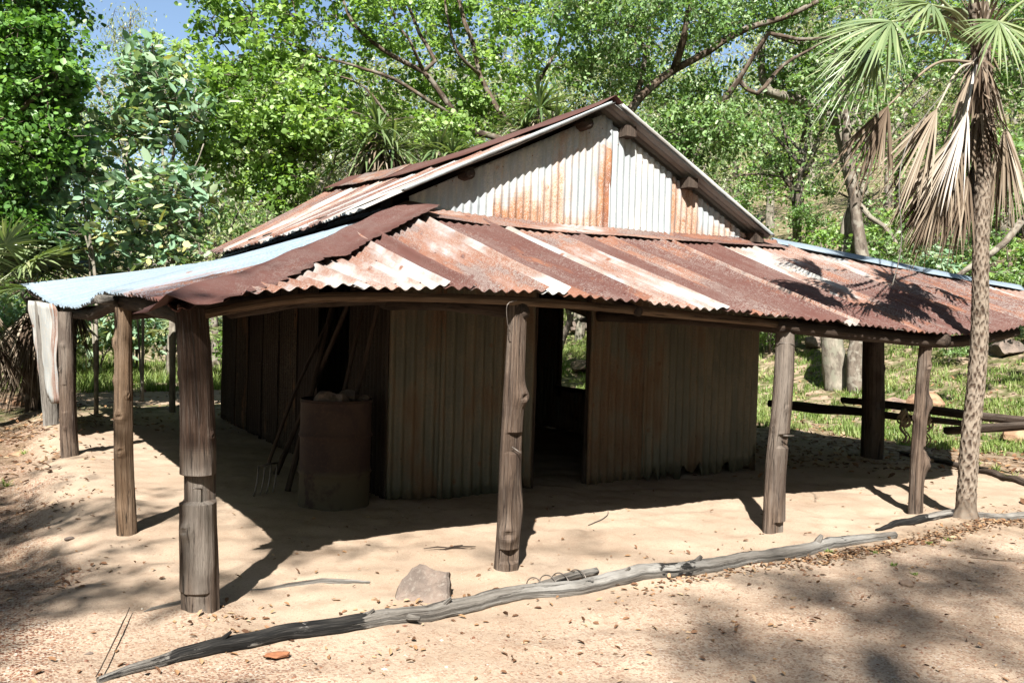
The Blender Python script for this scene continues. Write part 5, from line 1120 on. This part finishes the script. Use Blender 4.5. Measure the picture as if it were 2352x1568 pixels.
# slender stems at left behind the verandah
for k, (px, py, x1, y1, w) in enumerate(((386, 862, 388, 560, .055), (352, 800, 350, 560, .05), (300, 840, 296, 600, .03), (468, 850, 470, 700, .04), (500, 800, 495, 690, .05), (540, 820, 548, 640, .04), (150, 850, 175, 600, .04))):
    b = onhill(px, py+8, 10, 40); D = float((b-CO)@CF); mb = MB(); L = polyl([b+A3(0, 0, -.1), P((px+x1)/2+r.normal(0, 4), (py+y1)/2, D), P(x1, y1, D), P(x1+r.normal(0, 15), y1-200, D), P(x1+r.normal(0, 25), y1-420, D)], .3); 
    t = thing('slender_tree', ['slim grey trunk just left of the corner post', 'slim pale trunk second left of the corner post', 'thin stem between the two left posts', 'thin stem right of the corner post top', 'slim trunk left of the hut back corner', 'thin stem close behind the hut back corner', 'thin stem behind the shaggy palm'][k], 'tree', tuple(b), 'slender trunks left of the hut')
    tube(mb, L, np.linspace(w, w*.4, len(L)), 8, rough=.08, seed=k); mb.build('trunk', BARKG if k % 2 else BARKP, t)
    mb = MB(); top = L[-1]; cs = top+r.normal(0, 1, (14, 3))*A3(.6, .6, .5); q_ = cs[r.integers(0, 14, 900)]+r.normal(0, .14, (900, 3)); leaves(mb, q_, .10, .5, .5, .6, k, rich=False); mb.build('crown', LEAFB, t)

# ---- pandanus and other palms
def rosette(par, c, L, n, seed, mat, val, w=.045, lo=-.3, hi=1.2, name='leaf_rosette'):
    mb = MB(); r = np.random.default_rng(seed)
    for k in range(n):
        a = r.uniform(0, 2*PI); e = r.uniform(lo, hi); d = A3(math.cos(a)*math.cos(e), math.sin(a)*math.cos(e), math.sin(e)); blade(mb, c+d*.05, d, unit(A3(-d[0]*d[2], -d[1]*d[2], 1.001-d[2]**2)), L*r.uniform(.7, 1.1), w, r.uniform(.2, .6), float(np.clip(val+r.normal(0, .2), 0, 1)), nseg=6)
    mb.build(name, mat, par)
for k, (px, py, pb, d, lab, heads) in enumerate(((870, 330, 440, 15.2, 'spiky pandanus rising over the left end of the ridge', ((870, 300, 1.25), (905, 340, 1.1), (840, 355, 1.)),), (1255, 270, 420, 15.5, 'spiky pandanus behind the ridge near the apex', ((1240, 250, 1.0), (1205, 300, .9), (1275, 300, .8))), (1010, 370, 440, 14.9, 'pandanus with brown hanging leaves just over the ridge', ((1005, 350, .8), (1040, 360, .8))))):
    b = P(px, 700, d); b[2] = zt1(b[0], b[1]); t = thing('pandanus', lab, 'pandanus', tuple(b), 'pandanus behind the ridge')
    mb = MB(); m = P(px, pb, d); tube(mb, polyl([b, (b+m)/2+A3(.1, 0, 0), m], .3), .09, 8, rough=.08)
    for (hx, hy, s_) in heads: tube(mb, polyl([m+A3(0, 0, -.3), P(hx, hy, d)], .3), .06, 8, rough=.08)
    mb.build('trunk', BARKG, t)
    for i_, (hx, hy, s_) in enumerate(heads):
        rosette(t, P(hx, hy, d), s_, 60, 600+10*k+i_, PALMG, .3); rosette(t, P(hx, hy+12, d), s_*.7, 26, 640+10*k+i_, PALMD, .35, lo=-1.4, hi=-.4, name='dead_leaves')
def small_palm(lab, base, H, L, nl, nd, seed, val=.35, skirt=1., tilt=(0, 0), deadL=None):
    r = np.random.default_rng(seed); base = np.asarray(base, float); t = thing('fan_palm', lab, 'palm', tuple(base)); top = base+A3(tilt[0], tilt[1], H)
    mb = MB(); tube(mb, polyl([base+A3(0, 0, -.1), (base+top)/2, top], .2), .11, 12, rough=.1); mb.build('trunk', BARKD, t)
    for k in range(nl):
        a = k*2.4+r.normal(0, .2); e = r.uniform(.05, 1.2); d = A3(math.cos(a)*math.cos(e), math.sin(a)*math.cos(e), math.sin(e)); hub = top+d*L*r.uniform(.8, 1.05)
        frond(t, top, hub, d+A3(0, 0, -.15), A3(-d[0]*.5, -d[1]*.5, 1), L*r.uniform(.8, 1), 3.9, 34, .18, seed*50+k, PALMG, val, pr=.010, sagp=.03)
    for k in range(nd):
        a = k*2.4+r.normal(0, .3); o = r.uniform(.06, .22)*skirt; d = A3(math.cos(a)*.42*skirt, math.sin(a)*.42*skirt, -1); z = r.uniform(.25, 1)
        hub = top+A3(math.cos(a)*o, math.sin(a)*o, -H*(1-z)*.6-.1)
        frond(t, top+A3(0, 0, -.1), hub, d, A3(math.cos(a), math.sin(a), .3), (deadL or L)*r.uniform(.7, 1.), .8, 26, .06, seed*50+400+k, PALMD, r.uniform(.15, .5), pr=.010, name='dead_frond', jitter=.18, lvar=.2, w=.022, sagp=.0)
    return t
q_ = U(78, 905, 'z', 0.); q_ = U(75, 900, 'y', 8.6); small_palm('shaggy fan palm with a thick skirt of brown dead fronds at the far left', (q_[0], q_[1], zt1(q_[0], q_[1])), 1.75, .80, 11, 26, 3, val=.28, deadL=1.15, skirt=1.15)
q_ = U(-38, 900, 'y', 7.4); small_palm('fan palm at the left edge with broad fresh green fans', (q_[0], q_[1], zt1(q_[0], q_[1])), 1.9, .75, 10, 4, 4, val=.5)
q_ = U(160, 900, 'y', 11.5); small_palm('fan palm behind the blue-grey roof end with upright fans', (q_[0], q_[1], zt1(q_[0], q_[1])), 2.0, .75, 12, 5, 5, val=.35)
q_ = U(430, 850, 'y', 15.); small_palm('low pale green fan palm seen between the left posts', (q_[0], q_[1], zt1(q_[0], q_[1])), 1.1, .55, 9, 2, 6, val=.7)

# ---- trees standing behind the camera whose shade falls across the foreground
SD = A3(.59, .81, 0.)
def shade(gx_, gy_, z, rad, k): return (A3(gx_, gy_, 0)-SD*z*.985+A3(0, 0, z), rad, k)
b1 = A3(-8.5, -10.5, 0); b1[2] = zt1(b1[0], b1[1])
make_tree('shade_tree', 'tree outside the picture shading the gravel at left', 'tree', b1, [([b1, b1+A3(.2, 0, 4), b1+A3(.6, .5, 8)], .2, .1), ([b1+A3(.3, 0, 5), b1+A3(2, 1, 8)], .09, .04), ([b1+A3(.4, 0, 6), b1+A3(.5, 2.5, 9)], .09, .04)],
    [shade(-2.75, .5, 9.5, (.4, .4, .4), 16), shade(-2.6, -.4, 9, (.4, .2, .4), 4), shade(-2.8, -1.4, 9, (.45, .25, .4), 13), shade(-3.3, 2.6, 9.5, (.7, .7, .5), 9), shade(-2.9, 1.6, 9.5, (.4, .4, .4), 5), shade(-1.9, .3, 9, (.35, .5, .4), 4), shade(-1.9, -1.7, 9, (.3, .15, .3), 3), shade(-1.1, -1.5, 10, (.5, .15, .3), 2), shade(-3.0, -2.2, 9, (.3, .25, .3), 2), shade(-.9, .2, 13, (.5, .4, .3), 3)], LEAFB, BARKG, leaf=.10, per=70, crad=.30, seed=71, rich=False, twig=.02)
b2 = A3(-6.5, -13.5, 0); b2[2] = zt1(b2[0], b2[1])
make_tree('shade_tree', 'tree outside the picture shading the sand at lower right', 'tree', b2, [([b2, b2+A3(.2, 0, 5), b2+A3(-.3, -1, 13)], .22, .1), ([b2+A3(.1, 0, 7), b2+A3(1.5, -1.5, 12)], .10, .05)],
    [shade(1.3, -3.6, 15, (1.2, .28, .4), 9), shade(2.6, -3.35, 15, (.9, .22, .4), 7), shade(.6, -4.2, 15, (.5, .3, .4), 3), shade(4.0, -3.6, 15, (.8, .3, .4), 6), shade(1.6, -2.9, 15, (.3, .12, .3), 1), shade(.8, -1.6, 15, (.5, .15, .3), 1), shade(2.6, -4.4, 15, (1., .3, .4), 4), shade(-.2, -3.9, 15, (.25, .2, .3), 1)], LEAFB, BARKG, leaf=.10, per=70, crad=.30, seed=72, rich=False, twig=.02)

# ================================================================== ground cover
def grass_field(pts, h, w, seed, name, lab):
    r = np.random.default_rng(seed); n = len(pts); nb = 7
    base = np.repeat(pts, nb, 0)+r.normal(0, .035, (n*nb, 2)); hh = np.repeat(h, nb)*r.uniform(.5, 1.2, n*nb); a = r.uniform(0, 2*PI, n*nb); lean = r.uniform(.15, .9, n*nb)
    d = np.stack([np.cos(a), np.sin(a)], -1); z = zt(base[:, 0], base[:, 1])-.01; s = np.stack([-d[:, 1], d[:, 0]], -1)*np.repeat(w, nb)[:, None]*.5
    def pt(f, ww): 
        xy = base+d*(lean*hh*f**1.8)[:, None]; return np.stack([xy[:, 0]+s[:, 0]*ww, xy[:, 1]+s[:, 1]*ww, z+hh*f*(1-.25*lean*f)], -1)
    V = np.stack([pt(0, 1), pt(0, -1), pt(.5, -.85), pt(.5, .85), pt(1., .05), pt(1., -.05)], 1); k = 6*np.arange(n*nb)[:, None]
    val = np.repeat(np.clip(.5+.25*nz(np.stack([pts[:, 0], pts[:, 1], pts[:, 0]*0], -1), .9, 2), 0, 1), nb)+r.normal(0, .15, n*nb)
    F = np.concatenate([k+np.array([[0, 1, 2, 3]]), k+np.array([[3, 2, 5, 4]])]); mb = MB(); mb.add(V.reshape(-1, 3), F, np.clip(np.concatenate([val, val]), 0, 1))
    return tag(mb.build(name, GRASS), lab, 'grass', kind='stuff')
r = np.random.default_rng(55); G = []
def scatter(n, f, lo=0.):
    # uniform over picture angle, denser near: sample by depth and column
    px = r.uniform(f[0], f[1], n); d = f[2]*(f[3]/f[2])**r.uniform(0, 1, n)
    rr_ = CF[None]+CR[None]*((px-1176)/FP)[:, None]; rr_ = rr_/1.; q = CO[None]+rr_*d[:, None]; return q[:, :2]
g1 = scatter(9000, (1680, 2420, 10.2, 30)); g2 = scatter(5000, (1240, 1420, 17, 45)); g3 = scatter(7000, (-60, 620, 15, 32)); g4 = scatter(1500, (-60, 160, 8.5, 20))
G = np.concatenate([g1, g2, g3, g4]); pr_ = grass_mask(G[:, 0], G[:, 1]); nn = nz(np.stack([G[:, 0], G[:, 1], G[:, 0]*0], -1), 1.4, 7)
keep = (pr_ > .35) & (nn > -.15+.5*(r.uniform(size=len(G))-.5)) & ~((G[:, 0] > -3.3) & (G[:, 0] < 7.3) & (G[:, 1] < 12.3)); G = G[keep]; dd = np.hypot(G[:, 0]-CO[0], G[:, 1]-CO[1])
hh = np.where((G[:, 1] > 12) & (G[:, 0] < 5), .27, .12)*r.uniform(.5, 1.5, len(G)); grass_field(G, hh, .006+dd*.0006, 5, 'grass', 'fresh green grass on the slope and round the clearing')
# a tuft at the bottom right edge of the picture, sprigs by the log
def tuft(px, py, n, h, lab, seed, w=.008, z=0.):
    c = U(px, py, 'z', z); c[2] = zt1(c[0], c[1]); r = np.random.default_rng(seed); mb = MB()
    for k in range(n):
        a = r.uniform(0, 2*PI); e = r.uniform(.5, 1.3); d = A3(math.cos(a)*math.cos(e), math.sin(a)*math.cos(e), math.sin(e)); blade(mb, c+A3(r.normal(0, .01), r.normal(0, .01), 0), d, unit(A3(-d[0], -d[1], 1)), h*r.uniform(.5, 1.1), w, .35, r.uniform(.2, .8), nseg=5)
    tag(mb.build('grass_tuft', GRASS, loc=c), lab, 'grass tuft')
tuft(2090, 1640, 12, .26, 'long-bladed grass tuft poking up at the lower right edge', 5, .009)
for k, (px, py, h, lab) in enumerate(((1905, 1268, .05, 'small green sprig under the right part of the long log'), (2135, 1248, .05, 'bright sprig of weeds before the palm'), (2180, 1240, .04, 'tiny sprig of weeds nearer the palm foot'), (2050, 1300, .035, 'sprig of weeds between log end and shade'), (2100, 1320, .04, 'low weeds at the edge of the shade'), (2010, 1268, .03, 'tiny green shoot by the end of the long log'), (55, 1022, .12, 'leafy weed on the litter at far left'), (15, 1085, .14, 'grass tuft at the left edge beside the gravel'), (2290, 1085, .2, 'grass tuft on the dark border log at right'), (2330, 1105, .2, 'grass tuft at the right edge by the dark log'), (2245, 1070, .15, 'grass tuft right beside the palm trunk'))):
    tuft(px, py, 26, h, lab, 20+k, .006 if h < .1 else .008)
# gravel
r = np.random.default_rng(77)
n = 48000; xy = np.stack([r.uniform(-5.2, 6.5, n), -5.3+12*r.uniform(0, 1, n)**1.8], -1); gmk = gravel_mask(xy[:, 0], xy[:, 1]); cl = nz(np.stack([xy[:, 0], xy[:, 1], xy[:, 0]*0], -1), 4, 1)
inside = (xy[:, 0] > -2.2) & (xy[:, 0] < 6.5) & (xy[:, 1] > -2.5)
k_ = (r.uniform(size=n) < np.minimum(gmk*2.2, .75)*(.35+.5*cl)+.012) & ~(inside & (r.uniform(size=n) > .05)); xy = xy[k_]
mb = MB(); pebbles(mb, xy, .0035+.009*r.uniform(0, 1, len(xy))**4, 9); tag(mb.build('gravel', PEB, smooth=False), 'fine red and brown gravel scattered on the sand', 'gravel', kind='stuff')
# leaf litter
def litter_pts():
    out = []
    def blob(px, py, sx, sy, n): c = U(px, py, 'z', 0)[:2]; out.append(c+r.normal(0, 1, (n, 2))*[sx, sy])
    for k in range(16): blob(1850+32*k, 1290-6.*k, .22, .05, 55)
    for k in range(14): blob(560+60*k, 1462-9.*k, .14, .03, 14)
    for k in range(10): blob(1500+50*k, 1345-8*k, .15, .05, 16)
    blob(2300, 1190, .4, .12, 180); blob(560, 1425, .15, .05, 30); blob(70, 980, .5, .9, 520); blob(60, 1150, .35, .6, 300); blob(80, 1330, .3, .3, 120); blob(40, 1060, .5, .5, 160); blob(960, 1385, .16, .03, 20)
    a = scatter(3600, (1690, 2420, 9.5, 24)); out.append(a); a = scatter(900, (-60, 560, 11, 20)); out.append(a)
    a = np.stack([r.uniform(-4.5, 5.5, 700), r.uniform(-5., -2.6, 700)], -1); out.append(a); a = np.stack([r.uniform(-4., 6., 500), r.uniform(-3.6, -2.2, 500)], -1); out.append(a); a = np.stack([r.uniform(-2., 6., 170), r.uniform(-2.3, 0, 170)], -1); out.append(a)
    return np.concatenate(out)
q_ = litter_pts(); C = np.stack([q_[:, 0], q_[:, 1], zt(q_[:, 0], q_[:, 1])+.006], -1); ins = (q_[:, 0] > 0) & (q_[:, 0] < 4.3) & (q_[:, 1] > 0) & (q_[:, 1] < 6.6); C = C[~ins]
far_ = np.hypot(C[:, 0]-CO[0], C[:, 1]-CO[1]); mb = MB(); a_ = far_ < 9
leaves(mb, C[a_], .036, 1.6, 0., .5, 3, fold=.5); leaves(mb, C[~a_], .07, 1.6, 0., .6, 4, fold=.4)
tag(mb.build('leaf_litter', LITTER), 'dry brown fallen leaves and bark scraps', 'leaf litter', kind='stuff')

# ================================================================== light
w = bpy.data.worlds.new('World'); sc.world = w; w.use_nodes = True; nt = w.node_tree; bg = nt.nodes['Background']
sky = nt.nodes.new('ShaderNodeTexSky'); sky.sky_type = 'NISHITA'; sky.sun_disc = False
EL = math.radians(45.5); sd = unit(A3(-.59, -.81, 0))
sky.sun_elevation = EL; sky.sun_rotation = math.atan2(sd[0], sd[1]); sky.air_density = 1.; sky.dust_density = .9; sky.ozone_density = 1.
nt.links.new(sky.outputs[0], bg.inputs[0]); bg.inputs[1].default_value = .05
sun = bpy.data.lights.new('sun', 'SUN'); sun.energy = 5.0; sun.angle = math.radians(.53); sun.color = (1, .955, .88)
so = bpy.data.objects.new('sun', sun); COL.objects.link(so)
sv = Vector((sd[0]*math.cos(EL), sd[1]*math.cos(EL), math.sin(EL))); so.rotation_euler = sv.to_track_quat('Z', 'Y').to_euler()
sc.view_settings.view_transform = 'Standard'; sc.view_settings.look = 'None'; sc.view_settings.exposure = 1.95; sc.view_settings.gamma = 1
sc.cycles.max_bounces = 6; sc.cycles.diffuse_bounces = 3; sc.cycles.transmission_bounces = 3; sc.cycles.transparent_max_bounces = 4
sc.cycles.caustics_reflective = False; sc.cycles.caustics_refractive = False
for o in bpy.data.objects:
    if '_w' in o: del o['_w']
